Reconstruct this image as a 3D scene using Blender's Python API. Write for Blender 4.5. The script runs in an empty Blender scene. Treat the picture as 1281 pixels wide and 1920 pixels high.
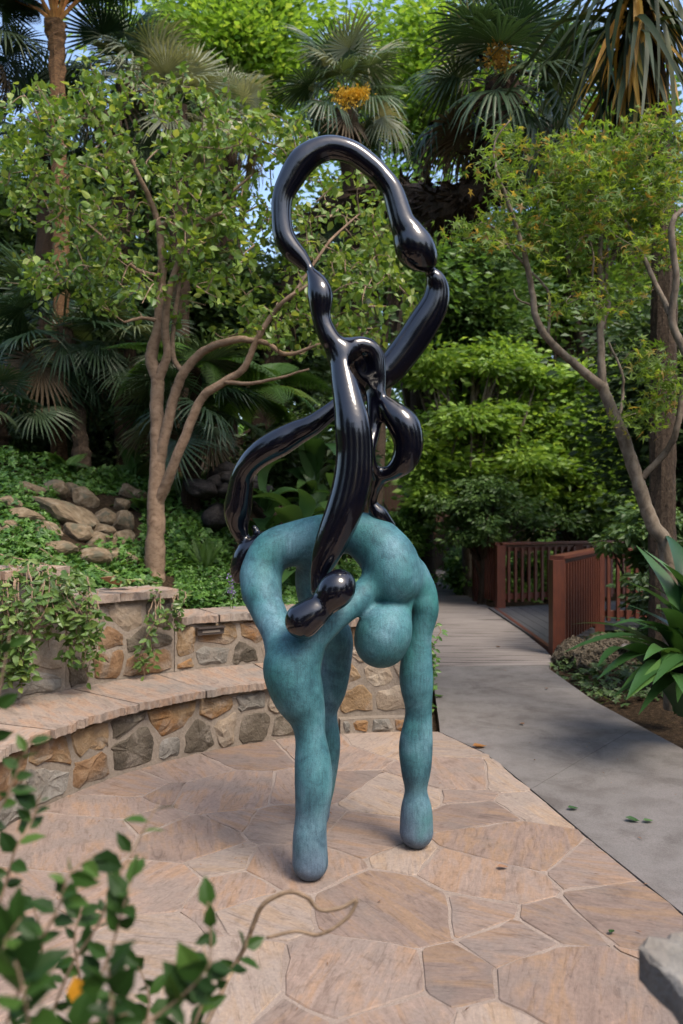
import bpy, math, random
import numpy as np
from mathutils import Vector, Matrix

random.seed(7)
RNG = np.random.default_rng(11)
F = 1920 * 28.0 / 36.0          # focal length in photo pixels
CAMH = 1.5
sc = bpy.context.scene
COL = sc.collection

# ------------------------------------------------------------------ camera, world, sun
cam = bpy.data.cameras.new("camera")
cam.lens = 28.0; cam.sensor_fit = 'VERTICAL'; cam.sensor_height = 36.0; cam.sensor_width = 24.0
cam.clip_start = 0.05; cam.clip_end = 500
cam.dof.use_dof = True; cam.dof.focus_distance = 3.45; cam.dof.aperture_fstop = 3.0
camo = bpy.data.objects.new("camera", cam); COL.objects.link(camo)
camo.location = (0, 0, CAMH); camo.rotation_euler = (math.pi / 2, 0, 0)
sc.camera = camo

SUN_EL, SUN_AZ = math.radians(56), math.radians(140)    # azimuth clockwise from +Y: behind the camera, to its right
w = bpy.data.worlds.new("World"); sc.world = w; w.use_nodes = True
nt = w.node_tree; nt.nodes.clear()
wo = nt.nodes.new('ShaderNodeOutputWorld'); bg = nt.nodes.new('ShaderNodeBackground')
sky = nt.nodes.new('ShaderNodeTexSky'); sky.sky_type = 'NISHITA'; sky.sun_disc = False
sky.sun_elevation = SUN_EL; sky.sun_rotation = SUN_AZ
sky.air_density = 1.0; sky.dust_density = 3.0; sky.ozone_density = 1.0
bg.inputs['Strength'].default_value = 0.15
nt.links.new(sky.outputs[0], bg.inputs[0]); nt.links.new(bg.outputs[0], wo.inputs[0])
sun = bpy.data.lights.new("sun", 'SUN'); sun.energy = 1.5; sun.angle = math.radians(22); sun.color = (1, .9, .75)
suno = bpy.data.objects.new("sun", sun); COL.objects.link(suno)
sd = Vector((math.sin(SUN_AZ) * math.cos(SUN_EL), math.cos(SUN_AZ) * math.cos(SUN_EL), math.sin(SUN_EL)))
suno.rotation_euler = (-sd).to_track_quat('-Z', 'Y').to_euler(); suno.location = (4, -6, 12)

sc.view_settings.view_transform = 'Standard'; sc.view_settings.look = 'None'
sc.view_settings.exposure = 1.38; sc.view_settings.gamma = 1.0; sc.view_settings.use_curve_mapping = False
sc.render.engine = 'CYCLES'
cy = sc.cycles
cy.max_bounces = 6; cy.diffuse_bounces = 3; cy.glossy_bounces = 3; cy.transmission_bounces = 3; cy.transparent_max_bounces = 4
cy.caustics_reflective = False; cy.caustics_refractive = False
cy.use_denoising = True

# ------------------------------------------------------------------ helpers
def P(px, py, Y):
    return np.array([(px - 640.5) / F * Y, Y, CAMH + (960 - py) / F * Y])

def tag(o, label=None, cat=None, group=None, kind=None):
    if label: o['label'] = label
    if cat: o['category'] = cat
    if group: o['group'] = group
    if kind: o['kind'] = kind
    return o

def empty(name, loc, label=None, cat=None, group=None, kind=None):
    o = bpy.data.objects.new(name, None); COL.objects.link(o); o.location = tuple(loc)
    o.empty_display_size = .1
    return tag(o, label, cat, group, kind)

class MB:
    """collects vertex / face arrays, builds one mesh"""
    def __init__(s): s.v = []; s.f = []; s.n = 0
    def add(s, v, f):
        v = np.asarray(v, dtype=np.float32).reshape(-1, 3)
        if isinstance(f, np.ndarray):
            s.f.append(f.astype(np.int32) + s.n)
        else:
            d = {}
            for q in f: d.setdefault(len(q), []).append(q)
            for k, l in d.items(): s.f.append(np.array(l, dtype=np.int32) + s.n)
        s.v.append(v); s.n += len(v); return s
    def mesh(s, name, mats, smooth=False):
        me = bpy.data.meshes.new(name)
        v = np.concatenate(s.v) if s.v else np.zeros((0, 3), np.float32)
        me.vertices.add(len(v)); me.vertices.foreach_set('co', v.ravel())
        loops = np.concatenate([a.ravel() for a in s.f])
        tot = np.concatenate([np.full(len(a), a.shape[1], np.int32) for a in s.f])
        start = np.concatenate([[0], np.cumsum(tot)[:-1]]).astype(np.int32)
        me.loops.add(len(loops)); me.loops.foreach_set('vertex_index', loops.astype(np.int32))
        me.polygons.add(len(tot)); me.polygons.foreach_set('loop_start', start)
        me.polygons.foreach_set('use_smooth', np.full(len(tot), bool(smooth)))
        for m in (mats if isinstance(mats, (list, tuple)) else [mats]): me.materials.append(m)
        me.update(calc_edges=True); me.validate()
        return me
    def build(s, name, mat, parent=None, origin=None, smooth=False):
        """origin: world point that becomes the object's origin; vertices given in world space"""
        po = np.array(parent.location) if parent is not None else np.zeros(3)
        org = np.array(origin, dtype=float) if origin is not None else po
        s.v = [np.concatenate(s.v) - org.astype(np.float32)]
        s.f = s.f
        me = s.mesh(name, mat, smooth)
        o = bpy.data.objects.new(name, me); COL.objects.link(o)
        if parent is not None: o.parent = parent
        o.location = tuple(org - po)
        return o

def link(name, me, parent=None, matrix=None):
    o = bpy.data.objects.new(name, me); COL.objects.link(o)
    if parent is not None: o.parent = parent
    if matrix is not None: o.matrix_local = matrix
    return o

def norm(a):
    a = np.asarray(a, float); return a / np.maximum(np.linalg.norm(a, axis=-1, keepdims=True), 1e-9)

def cr(pts, n=8):
    """Catmull-Rom through rows of any width"""
    p = np.asarray(pts, float); out = []
    q = np.vstack([2 * p[0] - p[1], p, 2 * p[-1] - p[-2]])
    for i in range(1, len(q) - 2):
        for t in np.linspace(0, 1, n, endpoint=False):
            a, b, c, d = q[i - 1], q[i], q[i + 1], q[i + 2]
            out.append(.5 * (2 * b + (c - a) * t + (2 * a - 5 * b + 4 * c - d) * t * t + (3 * b - a - 3 * c + d) * t ** 3))
    out.append(p[-1]); return np.array(out)

def tube(mb, pts, rad, sides=8, wob=0.0, cap=True):
    p = np.asarray(pts, float); n = len(p)
    rad = np.broadcast_to(np.asarray(rad, float), (n,))
    t = norm(np.gradient(p, axis=0))
    ref = np.array([0, 0, 1.0]) if abs(t[0][2]) < .9 else np.array([1.0, 0, 0])
    u = norm(np.cross(t[0], ref)); us = []
    for i in range(n):
        u = norm(u - np.dot(u, t[i]) * t[i]); us.append(u)
    us = np.array(us); vs = np.cross(t, us)
    a = np.arange(sides) / sides * 2 * math.pi
    rr = rad[:, None] * (1 + wob * RNG.normal(size=(n, sides)))
    v = p[:, None, :] + rr[..., None] * (np.cos(a)[None, :, None] * us[:, None, :] + np.sin(a)[None, :, None] * vs[:, None, :])
    idx = np.arange(n * sides).reshape(n, sides)
    q = np.stack([idx[:-1], np.roll(idx, -1, 1)[:-1], np.roll(idx, -1, 1)[1:], idx[1:]], -1).reshape(-1, 4)
    mb.add(v.reshape(-1, 3), q)
    if cap:
        k = mb.n - n * sides
        mb.f.append((np.array([[idx[-1][0], idx[-1][j], idx[-1][j + 1]] for j in range(1, sides - 1)]) + k).astype(np.int32))
    return mb

def box(mb, c, size, rot=0.0, jit=0.0):
    x, y, z = [s / 2 for s in size]
    v = np.array([[i * x, j * y, k * z] for i in (-1, 1) for j in (-1, 1) for k in (-1, 1)], float)
    ca, sa = math.cos(rot), math.sin(rot)
    v = np.stack([v[:, 0] * ca - v[:, 1] * sa, v[:, 0] * sa + v[:, 1] * ca, v[:, 2]], -1)
    if jit: v += RNG.uniform(-jit, jit, v.shape)
    mb.add(v + np.array(c), [(0, 1, 3, 2), (4, 6, 7, 5), (0, 4, 5, 1), (2, 3, 7, 6), (0, 2, 6, 4), (1, 5, 7, 3)])
    return mb

def beam(mb, a, b, wd, ht):
    """bar from a to b; top face at the given z of a/b, width wd, height ht, with a slight bevel"""
    a = np.array(a, float); b = np.array(b, float); d = norm(b - a); s = norm(np.cross(d, [0, 0, 1])); u = np.cross(s, d)
    e = min(wd, ht) * .1
    prof = [(-wd / 2 + e, 0), (wd / 2 - e, 0), (wd / 2, -e), (wd / 2, -ht + e), (wd / 2 - e, -ht), (-wd / 2 + e, -ht), (-wd / 2, -ht + e), (-wd / 2, -e)]
    v = [p + s * x + u * z for p in (a, b) for x, z in prof]
    k = len(prof)
    mb.add(np.array(v), [tuple(range(k))[::-1], tuple(range(k, 2 * k))] + [(i, (i + 1) % k, k + (i + 1) % k, k + i) for i in range(k)])
    return mb

# ------------------------------------------------------------------ materials
def newmat(name):
    m = bpy.data.materials.new(name); m.use_nodes = True; m.node_tree.nodes.clear(); return m, m.node_tree

def ND(nt, t, **k):
    n = nt.nodes.new(t)
    for a, b in k.items(): setattr(n, a, b)
    return n

def ramp(nt, fac, stops):
    r = ND(nt, 'ShaderNodeValToRGB'); e = r.color_ramp.elements
    while len(e) < len(stops): e.new(.5)
    for x, (p, c) in zip(e, stops): x.position = p; x.color = (*c, 1)
    nt.links.new(fac, r.inputs[0]); return r.outputs[0]

def noise(nt, vec, scale, detail=4, rough=.55, dist=0.0):
    n = ND(nt, 'ShaderNodeTexNoise'); n.inputs['Scale'].default_value = scale; n.inputs['Detail'].default_value = detail
    n.inputs['Roughness'].default_value = rough; n.inputs['Distortion'].default_value = dist
    nt.links.new(vec, n.inputs['Vector']); return n.outputs['Fac']

def mapping(nt, vec, scale=(1, 1, 1), rot=(0, 0, 0)):
    m = ND(nt, 'ShaderNodeMapping'); m.inputs['Scale'].default_value = scale; m.inputs['Rotation'].default_value = rot
    nt.links.new(vec, m.inputs['Vector']); return m.outputs[0]

def mixc(nt, fac, a, b, mode='MIX'):
    m = ND(nt, 'ShaderNodeMix', data_type='RGBA', blend_type=mode)
    for i, val in ((0, fac), (6, a), (7, b)):
        if hasattr(val, 'links'): nt.links.new(val, m.inputs[i])
        elif i == 0: m.inputs[0].default_value = val
        else: m.inputs[i].default_value = (*val, 1)
    return m.outputs[2]

def finish(m, nt, color, rough=.8, bump=None, bstr=.3, bdist=.01, spec=.5, coat=0, transl=None, tw=.35):
    p = ND(nt, 'ShaderNodeBsdfPrincipled'); o = ND(nt, 'ShaderNodeOutputMaterial')
    if hasattr(color, 'links'): nt.links.new(color, p.inputs['Base Color'])
    else: p.inputs['Base Color'].default_value = (*color, 1)
    if hasattr(rough, 'links'): nt.links.new(rough, p.inputs['Roughness'])
    else: p.inputs['Roughness'].default_value = rough
    p.inputs['Specular IOR Level'].default_value = spec
    if coat: p.inputs['Coat Weight'].default_value = coat; p.inputs['Coat Roughness'].default_value = .04
    if bump is not None:
        b = ND(nt, 'ShaderNodeBump'); b.inputs['Strength'].default_value = bstr; b.inputs['Distance'].default_value = bdist
        nt.links.new(bump, b.inputs['Height']); nt.links.new(b.outputs[0], p.inputs['Normal'])
    out = p.outputs[0]
    if transl is not None:
        t = ND(nt, 'ShaderNodeBsdfTranslucent')
        if hasattr(transl, 'links'): nt.links.new(transl, t.inputs[0])
        else: t.inputs[0].default_value = (*transl, 1)
        mx = ND(nt, 'ShaderNodeMixShader'); mx.inputs[0].default_value = tw
        nt.links.new(out, mx.inputs[1]); nt.links.new(t.outputs[0], mx.inputs[2]); out = mx.outputs[0]
    nt.links.new(out, o.inputs[0]); return m

def objvec(nt, rnd=7.0):
    """object coordinates shifted per object so that shared pieces do not repeat"""
    tc = ND(nt, 'ShaderNodeTexCoord'); oi = ND(nt, 'ShaderNodeObjectInfo')
    mu = ND(nt, 'ShaderNodeMath', operation='MULTIPLY'); mu.inputs[1].default_value = rnd * 7
    nt.links.new(oi.outputs['Random'], mu.inputs[0])
    ad = ND(nt, 'ShaderNodeVectorMath', operation='ADD')
    nt.links.new(tc.outputs['Object'], ad.inputs[0]); nt.links.new(mu.outputs[0], ad.inputs[1])
    return ad.outputs[0], oi.outputs['Random']

def leafmat(name, c1, c2, c3=None, rough=.45, tw=.3, perobj=False, tint=1.6, spec=.4):
    m, nt = newmat(name)
    if perobj: r = ND(nt, 'ShaderNodeObjectInfo').outputs['Random']
    else: r = ND(nt, 'ShaderNodeNewGeometry').outputs['Random Per Island']
    st = [(0.0, c1), (.8, c2)] + ([(.99, c3)] if c3 else [])
    c = ramp(nt, r, st)
    tr = mixc(nt, 1.0, c, (tint * 1.1, tint, tint * .55), 'MULTIPLY')
    return finish(m, nt, c, rough, spec=spec, transl=tr, tw=tw)

def stonemat(name, dark, mid, light, scale=5, accent=None, bstr=.6, mortar=False):
    m, nt = newmat(name); v, rnd = objvec(nt)
    n1 = noise(nt, v, scale, 8, .6, .3); n2 = noise(nt, v, scale * 9, 5, .65); n3 = noise(nt, v, scale * .45, 3)
    c = ramp(nt, n1, [(.3, dark), (.52, mid), (.72, light)])
    if accent:
        k = ramp(nt, n3, [(.52, (0, 0, 0)), (.66, (1, 1, 1))])
        c = mixc(nt, k, c, accent)
    if mortar:
        n4 = noise(nt, v, scale * .9, 7, .7, .6)
        c = mixc(nt, ramp(nt, n4, [(.5, (0, 0, 0)), (.6, (.6, .6, .6))]), c, (.235, .2, .165))
    c = mixc(nt, .25, c, ramp(nt, n2, [(.3, (.25, .25, .25)), (.7, (1, 1, 1))]), 'MULTIPLY')
    hb = ND(nt, 'ShaderNodeMath', operation='ADD'); nt.links.new(n1, hb.inputs[0]); nt.links.new(n2, hb.inputs[1])
    return finish(m, nt, c, .85, hb.outputs[0], bstr, .02, spec=.25)

M = {}
# patio flagstone: pinkish sandstone, streaked
def flagmat(name, a, b, c, d):
    m, nt = newmat(name); v, rnd = objvec(nt)
    vr = ND(nt, 'ShaderNodeVectorRotate', rotation_type='Z_AXIS')
    mu = ND(nt, 'ShaderNodeMath', operation='MULTIPLY'); mu.inputs[1].default_value = 2.2; nt.links.new(rnd, mu.inputs[0])
    nt.links.new(v, vr.inputs['Vector']); nt.links.new(mu.outputs[0], vr.inputs['Angle'])
    st = mapping(nt, vr.outputs[0], (1.2, 6, 3))
    n1 = noise(nt, st, 2.2, 8, .62, .6); n2 = noise(nt, v, 3.0, 5, .6); n3 = noise(nt, v, 70, 3, .6); n4 = noise(nt, st, 9, 4)
    col = ramp(nt, n1, [(.3, a), (.47, b), (.6, c), (.72, b)])
    k = ramp(nt, n2, [(.5, (0, 0, 0)), (.62, (1, 1, 1))])
    col = mixc(nt, k, col, d)
    n5 = noise(nt, st, 5.5, 10, .7, 1.2); n6 = noise(nt, v, 11, 6, .65, .8)
    col = mixc(nt, .55, col, ramp(nt, n5, [(.36, (.5, .46, .44)), (.47, (1, 1, 1)), (.56, (1, 1, 1)), (.66, (1.35, 1.3, 1.25))]), 'MULTIPLY')
    col = mixc(nt, .5, col, ramp(nt, n6, [(.33, (.62, .58, .56)), (.46, (1, 1, 1))]), 'MULTIPLY')
    col = mixc(nt, .3, col, ramp(nt, n3, [(.3, (.4, .4, .4)), (.62, (1, 1, 1))]), 'MULTIPLY')
    ob = ramp(nt, rnd, [(0, (.88, .87, .87)), (.5, (1, .98, .96)), (1, (1.08, 1.04, 1))])
    col = mixc(nt, 1, col, ob, 'MULTIPLY')
    ad = ND(nt, 'ShaderNodeMath', operation='ADD'); nt.links.new(n5, ad.inputs[0]); nt.links.new(n4, ad.inputs[1])
    return finish(m, nt, col, .72, ad.outputs[0], .4, .008, spec=.3)
M['flag'] = flagmat('flagstone', (0.192, 0.144, 0.121), (0.243, 0.187, 0.158), (0.260, 0.175, 0.121), (0.209, 0.169, 0.148))
M['flag2'] = flagmat('flagstone_pale', (0.232, 0.184, 0.155), (0.279, 0.227, 0.192), (0.290, 0.215, 0.155), (0.255, 0.212, 0.183))
M['flag3'] = flagmat('flagstone_brown', (0.162, 0.120, 0.100), (0.209, 0.156, 0.131), (0.232, 0.156, 0.104), (0.180, 0.144, 0.126))

def mortarmat(name, a, b, sc_=60):
    m, nt = newmat(name); tc = ND(nt, 'ShaderNodeTexCoord').outputs['Object']
    n1 = noise(nt, tc, 3, 4); n2 = noise(nt, tc, sc_, 4, .7); n3 = noise(nt, tc, sc_ * 3, 2)
    c = ramp(nt, n1, [(.35, a), (.65, b)])
    c = mixc(nt, .45, c, ramp(nt, n2, [(.3, (.35, .33, .3)), (.65, (1, 1, 1))]), 'MULTIPLY')
    return finish(m, nt, c, .92, n2, .5, .01, spec=.15)
M['mortar'] = mortarmat('wall_mortar', (0.211, 0.178, 0.145), (0.284, 0.238, 0.195))
M['grout'] = mortarmat('patio_grout', (0.246, 0.194, 0.162), (0.303, 0.246, 0.208), 90)
STONES = [stonemat('stone_ochre', (0.120, 0.075, 0.038), (0.225, 0.150, 0.083), (0.315, 0.232, 0.150), 6, (0.240, 0.120, 0.045), mortar=True),
          stonemat('stone_grey', (0.120, 0.112, 0.098), (0.203, 0.188, 0.165), (0.285, 0.270, 0.247), 5, mortar=True),
          stonemat('stone_dark', (0.053, 0.045, 0.034), (0.105, 0.086, 0.064), (0.165, 0.143, 0.112), 6, mortar=True),
          stonemat('stone_tan', (0.195, 0.150, 0.105), (0.285, 0.225, 0.165), (0.375, 0.323, 0.255), 4, mortar=True),
          stonemat('stone_rust', (0.112, 0.064, 0.034), (0.203, 0.120, 0.064), (0.270, 0.188, 0.120), 7, (0.150, 0.128, 0.105), mortar=True)]
M['boulder'] = stonemat('boulder_rock', (.10, .07, .04), (.21, .155, .095), (.31, .25, .175), 3, (.12, .11, .075))
M['cap'] = flagmat('cap_slab', (0.20, 0.16, 0.13), (0.285, 0.228, 0.19), (0.30, 0.205, 0.145), (0.225, 0.195, 0.17))
M['capedge'] = M['cap']

def concrete():
    m, nt = newmat('path_concrete'); tc = ND(nt, 'ShaderNodeTexCoord').outputs['Object']
    n1 = noise(nt, tc, 1.1, 6, .6, .5); n2 = noise(nt, tc, 160, 3, .7); n3 = noise(nt, tc, 6, 5, .6)
    c = ramp(nt, n1, [(.3, (0.128, 0.117, 0.111)), (.5, (0.153, 0.142, 0.136)), (.7, (0.173, 0.157, 0.151))])
    c = mixc(nt, .5, c, ramp(nt, n2, [(.3, (.45, .45, .45)), (.6, (1, 1, 1))]), 'MULTIPLY')
    c = mixc(nt, .5, c, ramp(nt, n3, [(.35, (.6, .57, .55)), (.55, (1, 1, 1))]), 'MULTIPLY')
    n4 = noise(nt, tc, 1.9, 8, .7, 1.5); c = mixc(nt, .6, c, ramp(nt, n4, [(.36, (.62, .6, .58)), (.47, (1, 1, 1)), (.62, (1, 1, 1)), (.7, (1.18, 1.15, 1.12))]), 'MULTIPLY')
    return finish(m, nt, c, .85, n2, .25, .004, spec=.25)
M['concrete'] = concrete()
def broom():
    m, nt = newmat('path_broomed_concrete'); tc = ND(nt, 'ShaderNodeTexCoord').outputs['Object']
    wv = mapping(nt, tc, (.35, 5.5, 1), (0, 0, .12))
    n1 = noise(nt, wv, 3.0, 5, .6, .4); n2 = noise(nt, tc, 120, 3, .7); n3 = noise(nt, tc, 1.3, 4)
    c = ramp(nt, n1, [(.36, (0.06, 0.05, 0.046)), (.46, (0.19, 0.167, 0.156)), (.7, (0.252, 0.225, 0.210))])
    c = mixc(nt, .3, c, ramp(nt, n2, [(.3, (.5, .5, .5)), (.6, (1, 1, 1))]), 'MULTIPLY')
    c = mixc(nt, .3, c, ramp(nt, n3, [(.35, (.65, .62, .6)), (.6, (1, 1, 1))]), 'MULTIPLY')
    return finish(m, nt, c, .88, n1, .5, .008, spec=.2)
M['broom'] = broom()

def soil():
    m, nt = newmat('soil'); tc = ND(nt, 'ShaderNodeTexCoord').outputs['Object']
    n1 = noise(nt, tc, 2, 6, .65); n2 = noise(nt, tc, 30, 5, .7)
    c = ramp(nt, n2, [(.3, (.018, .012, .008)), (.55, (.055, .036, .022)), (.75, (.12, .075, .045))])
    c = mixc(nt, .5, c, ramp(nt, n1, [(.35, (.4, .45, .35)), (.65, (1, 1, 1))]), 'MULTIPLY')
    return finish(m, nt, c, .95, n2, 1.0, .04, spec=.1)
M['soil'] = soil()

def patina():
    m, nt = newmat('blue_green_patina'); tc = ND(nt, 'ShaderNodeTexCoord').outputs['Object']
    n1 = noise(nt, tc, 5.5, 5, .6, .4)
    st = mapping(nt, tc, (22, 22, 2.4)); n2 = noise(nt, st, 5, 6, .7, .4)
    n3 = noise(nt, tc, 190, 3, .6); n4 = noise(nt, tc, 2.4, 4, .5, .2)
    c = ramp(nt, n1, [(.3, (.022, .088, .11)), (.48, (.048, .15, .18)), (.7, (.10, .21, .26))])
    sx = ND(nt, 'ShaderNodeSeparateXYZ'); nt.links.new(tc, sx.inputs[0])
    # slate-violet patina on the lower limbs and feet, jade patches higher up
    hz = ND(nt, 'ShaderNodeMath', operation='ADD'); mm = ND(nt, 'ShaderNodeMath', operation='MULTIPLY'); mm.inputs[1].default_value = .55
    nt.links.new(n4, mm.inputs[0]); nt.links.new(sx.outputs[2], hz.inputs[0]); nt.links.new(mm.outputs[0], hz.inputs[1])
    k = ramp(nt, hz.outputs[0], [(.28, (1, 1, 1)), (.62, (0, 0, 0))])
    c = mixc(nt, k, c, (.10, .14, .20))
    k2 = ramp(nt, n4, [(.5, (0, 0, 0)), (.66, (1, 1, 1))])
    c = mixc(nt, k2, c, (.026, .13, .13))
    n7 = noise(nt, tc, 13, 8, .7, .8); n8 = noise(nt, tc, 3.2, 6, .6, 1.0)
    c = mixc(nt, .7, c, ramp(nt, n7, [(.36, (.42, .5, .55)), (.5, (1, 1, 1)), (.68, (1.35, 1.28, 1.22))]), 'MULTIPLY')
    c = mixc(nt, .6, c, ramp(nt, n8, [(.33, (.4, .5, .6)), (.46, (1, 1, 1))]), 'MULTIPLY')
    c = mixc(nt, .6, c, ramp(nt, n2, [(.32, (.45, .47, .5)), (.5, (1, 1, 1)), (.7, (1.3, 1.28, 1.25))]), 'MULTIPLY')
    c = mixc(nt, .5, c, ramp(nt, n3, [(.3, (.5, .5, .52)), (.6, (1.1, 1.1, 1.1))]), 'MULTIPLY')
    ad = ND(nt, 'ShaderNodeMath', operation='ADD'); nt.links.new(n2, ad.inputs[0]); nt.links.new(n3, ad.inputs[1])
    return finish(m, nt, c, .62, ad.outputs[0], .3, .006, spec=.35)
M['patina'] = patina()
def blackgloss():
    m, nt = newmat('glossy_black'); tc = ND(nt, 'ShaderNodeTexCoord').outputs['Object']
    n = noise(nt, tc, 9, 4, .5); n3 = noise(nt, tc, 160, 2)
    r = ramp(nt, n3, [(.62, (.12, .12, .12)), (.75, (.3, .3, .3))])
    return finish(m, nt, (.003, .0032, .0068), r, n, .12, .02, spec=.5, coat=.35)
M['black'] = blackgloss()

def woodmat(name, a, b, rough=.5):
    m, nt = newmat(name); v, r = objvec(nt); st = mapping(nt, v, (8, 8, 1.5)); n = noise(nt, st, 4, 5, .6)
    return finish(m, nt, ramp(nt, n, [(.3, a), (.7, b)]), rough, n, .2, .004)
M['redwood'] = woodmat('red_stained_wood', (0.056, 0.013, 0.007), (0.103, 0.028, 0.013))
M['deck'] = woodmat('dark_deck', (.035, .036, .042), (.07, .07, .078), .6)
M['fence'] = woodmat('brown_fence_wood', (.12, .055, .03), (.2, .1, .055))

def bark(name, a, b, c, sc_=(20, 20, 5), bs=.8, s=2.5):
    m, nt = newmat(name); tc = ND(nt, 'ShaderNodeTexCoord').outputs['Object']
    st = mapping(nt, tc, sc_); n = noise(nt, st, s, 6, .65, .5); n2 = noise(nt, tc, 5, 4)
    col = ramp(nt, n, [(.3, a), (.5, b), (.72, c)])
    col = mixc(nt, .45, col, ramp(nt, n2, [(.35, (.5, .5, .48)), (.65, (1.1, 1.05, 1))]), 'MULTIPLY')
    return finish(m, nt, col, .85, n, bs, .015, spec=.2)
M['bark'] = bark('smooth_tan_bark', (0.112, 0.071, 0.045), (0.203, 0.139, 0.094), (0.270, 0.195, 0.139), (7.500, 7.500, 10.500), .35)
M['maplebark'] = bark('grey_brown_bark', (.07, .055, .04), (.15, .12, .09), (.22, .19, .15), (9, 9, 5), .35)
M['darkbark'] = bark('dark_furrowed_bark', (.02, .014, .01), (.055, .038, .026), (.1, .075, .052), (22, 22, 12), 1.0)
M['fibre'] = bark('palm_fibre', (.012, .008, .005), (.035, .022, .013), (.08, .05, .03), (16, 16, 40), 1.0)
M['twig'] = bark('thin_twig_bark', (.11, .075, .05), (.24, .17, .115), (.34, .25, .175), (10, 10, 10), .2)
M['orangestalk'] = bark('orange_fern_stalk', (.16, .06, .02), (.3, .13, .035), (.42, .22, .06), (12, 12, 4), .3)

M['fernbark'] = bark('tree_fern_bark', (.04, .022, .012), (.12, .065, .03), (.2, .11, .05), (10, 10, 30), 1.0)
M['leaf_tree'] = leafmat('small_tree_leaf', (.055, .115, .018), (.155, .235, .038), (.25, .29, .07), .4, .38)
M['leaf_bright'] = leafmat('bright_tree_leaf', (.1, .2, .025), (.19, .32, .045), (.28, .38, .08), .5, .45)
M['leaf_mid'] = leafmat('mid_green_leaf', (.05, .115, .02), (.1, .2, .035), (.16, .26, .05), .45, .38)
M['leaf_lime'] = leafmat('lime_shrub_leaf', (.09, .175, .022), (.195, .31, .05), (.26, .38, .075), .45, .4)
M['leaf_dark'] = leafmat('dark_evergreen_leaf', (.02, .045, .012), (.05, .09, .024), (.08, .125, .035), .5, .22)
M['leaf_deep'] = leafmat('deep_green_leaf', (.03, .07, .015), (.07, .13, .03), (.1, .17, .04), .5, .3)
M['leaf_maple'] = leafmat('maple_leaf', (.07, .135, .02), (.15, .225, .035), (.26, .17, .05), .5, .5)
M['leaf_fore'] = leafmat('foreground_leaf', (.012, .033, .008), (.032, .078, .014), (.065, .125, .025), .45, .3, perobj=True, spec=.2)
M['leaf_vine'] = leafmat('vine_leaf', (.05, .1, .022), (.11, .185, .045), (.17, .23, .06), .38, .3)
M['leaf_ivy'] = leafmat('ivy_leaf', (.03, .085, .016), (.085, .18, .03), (.13, .24, .05), .42, .25)
M['leaf_big'] = leafmat('broad_leaf', (.025, .07, .018), (.06, .12, .035), None, .35, .25, perobj=True)
M['strap'] = leafmat('strap_leaf', (.018, .055, .016), (.045, .11, .03), (.07, .14, .035), .34, .2, perobj=True, spec=.35)
M['frond'] = leafmat('palm_frond', (.03, .06, .028), (.075, .115, .05), (.16, .16, .09), .42, .2, perobj=True)
M['frond_dark'] = leafmat('dark_palm_frond', (.014, .035, .018), (.035, .07, .03), (.07, .09, .04), .42, .2, perobj=True)
M['frond_pale'] = leafmat('pale_palm_frond', (.12, .14, .08), (.22, .23, .14), (.3, .28, .18), .5, .25, perobj=True)
M['frond_dead'] = leafmat('dead_palm_frond', (.06, .04, .02), (.13, .09, .05), None, .7, .15, perobj=True)
M['fern'] = leafmat('fern_frond', (.03, .08, .018), (.08, .16, .03), (.13, .2, .05), .5, .35, perobj=True)
M['yucca'] = leafmat('hanging_strap_leaf', (.012, .025, .01), (.035, .05, .018), (.06, .065, .022), .55, .15, perobj=True, spec=.2)
M['yucca_y'] = leafmat('yellowed_strap_leaf', (.3, .15, .02), (.5, .3, .05), (.28, .27, .07), .5, .35, perobj=True)
M['flower'] = leafmat('yellow_flower', (.5, .28, .02), (.65, .42, .04), None, .6, .2)
M['flower_o'] = leafmat('orange_flower', (.3, .15, .02), (.45, .25, .04), None, .6, .2)
M['violet'] = leafmat('violet_flower', (.2, .12, .4), (.32, .22, .55), None, .6, .3)
M['dryleaf'] = leafmat('dry_leaf', (.2, .09, .03), (.38, .19, .05), None, .7, .25, perobj=True)
M['drybrown'] = leafmat('brown_dry_leaf', (.14, .07, .04), (.22, .12, .07), None, .7, .15, perobj=True)
M['orangeleaf'] = leafmat('orange_leaf', (.55, .25, .02), (.6, .3, .03), None, .5, .3, perobj=True)
m, nt_ = newmat('bronze_fixture'); M['bronze'] = finish(m, nt_, (.05, .04, .035), .45)
m, nt_ = newmat('frosted_lens'); M['lens'] = finish(m, nt_, (.2, .17, .14), .35)

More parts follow.
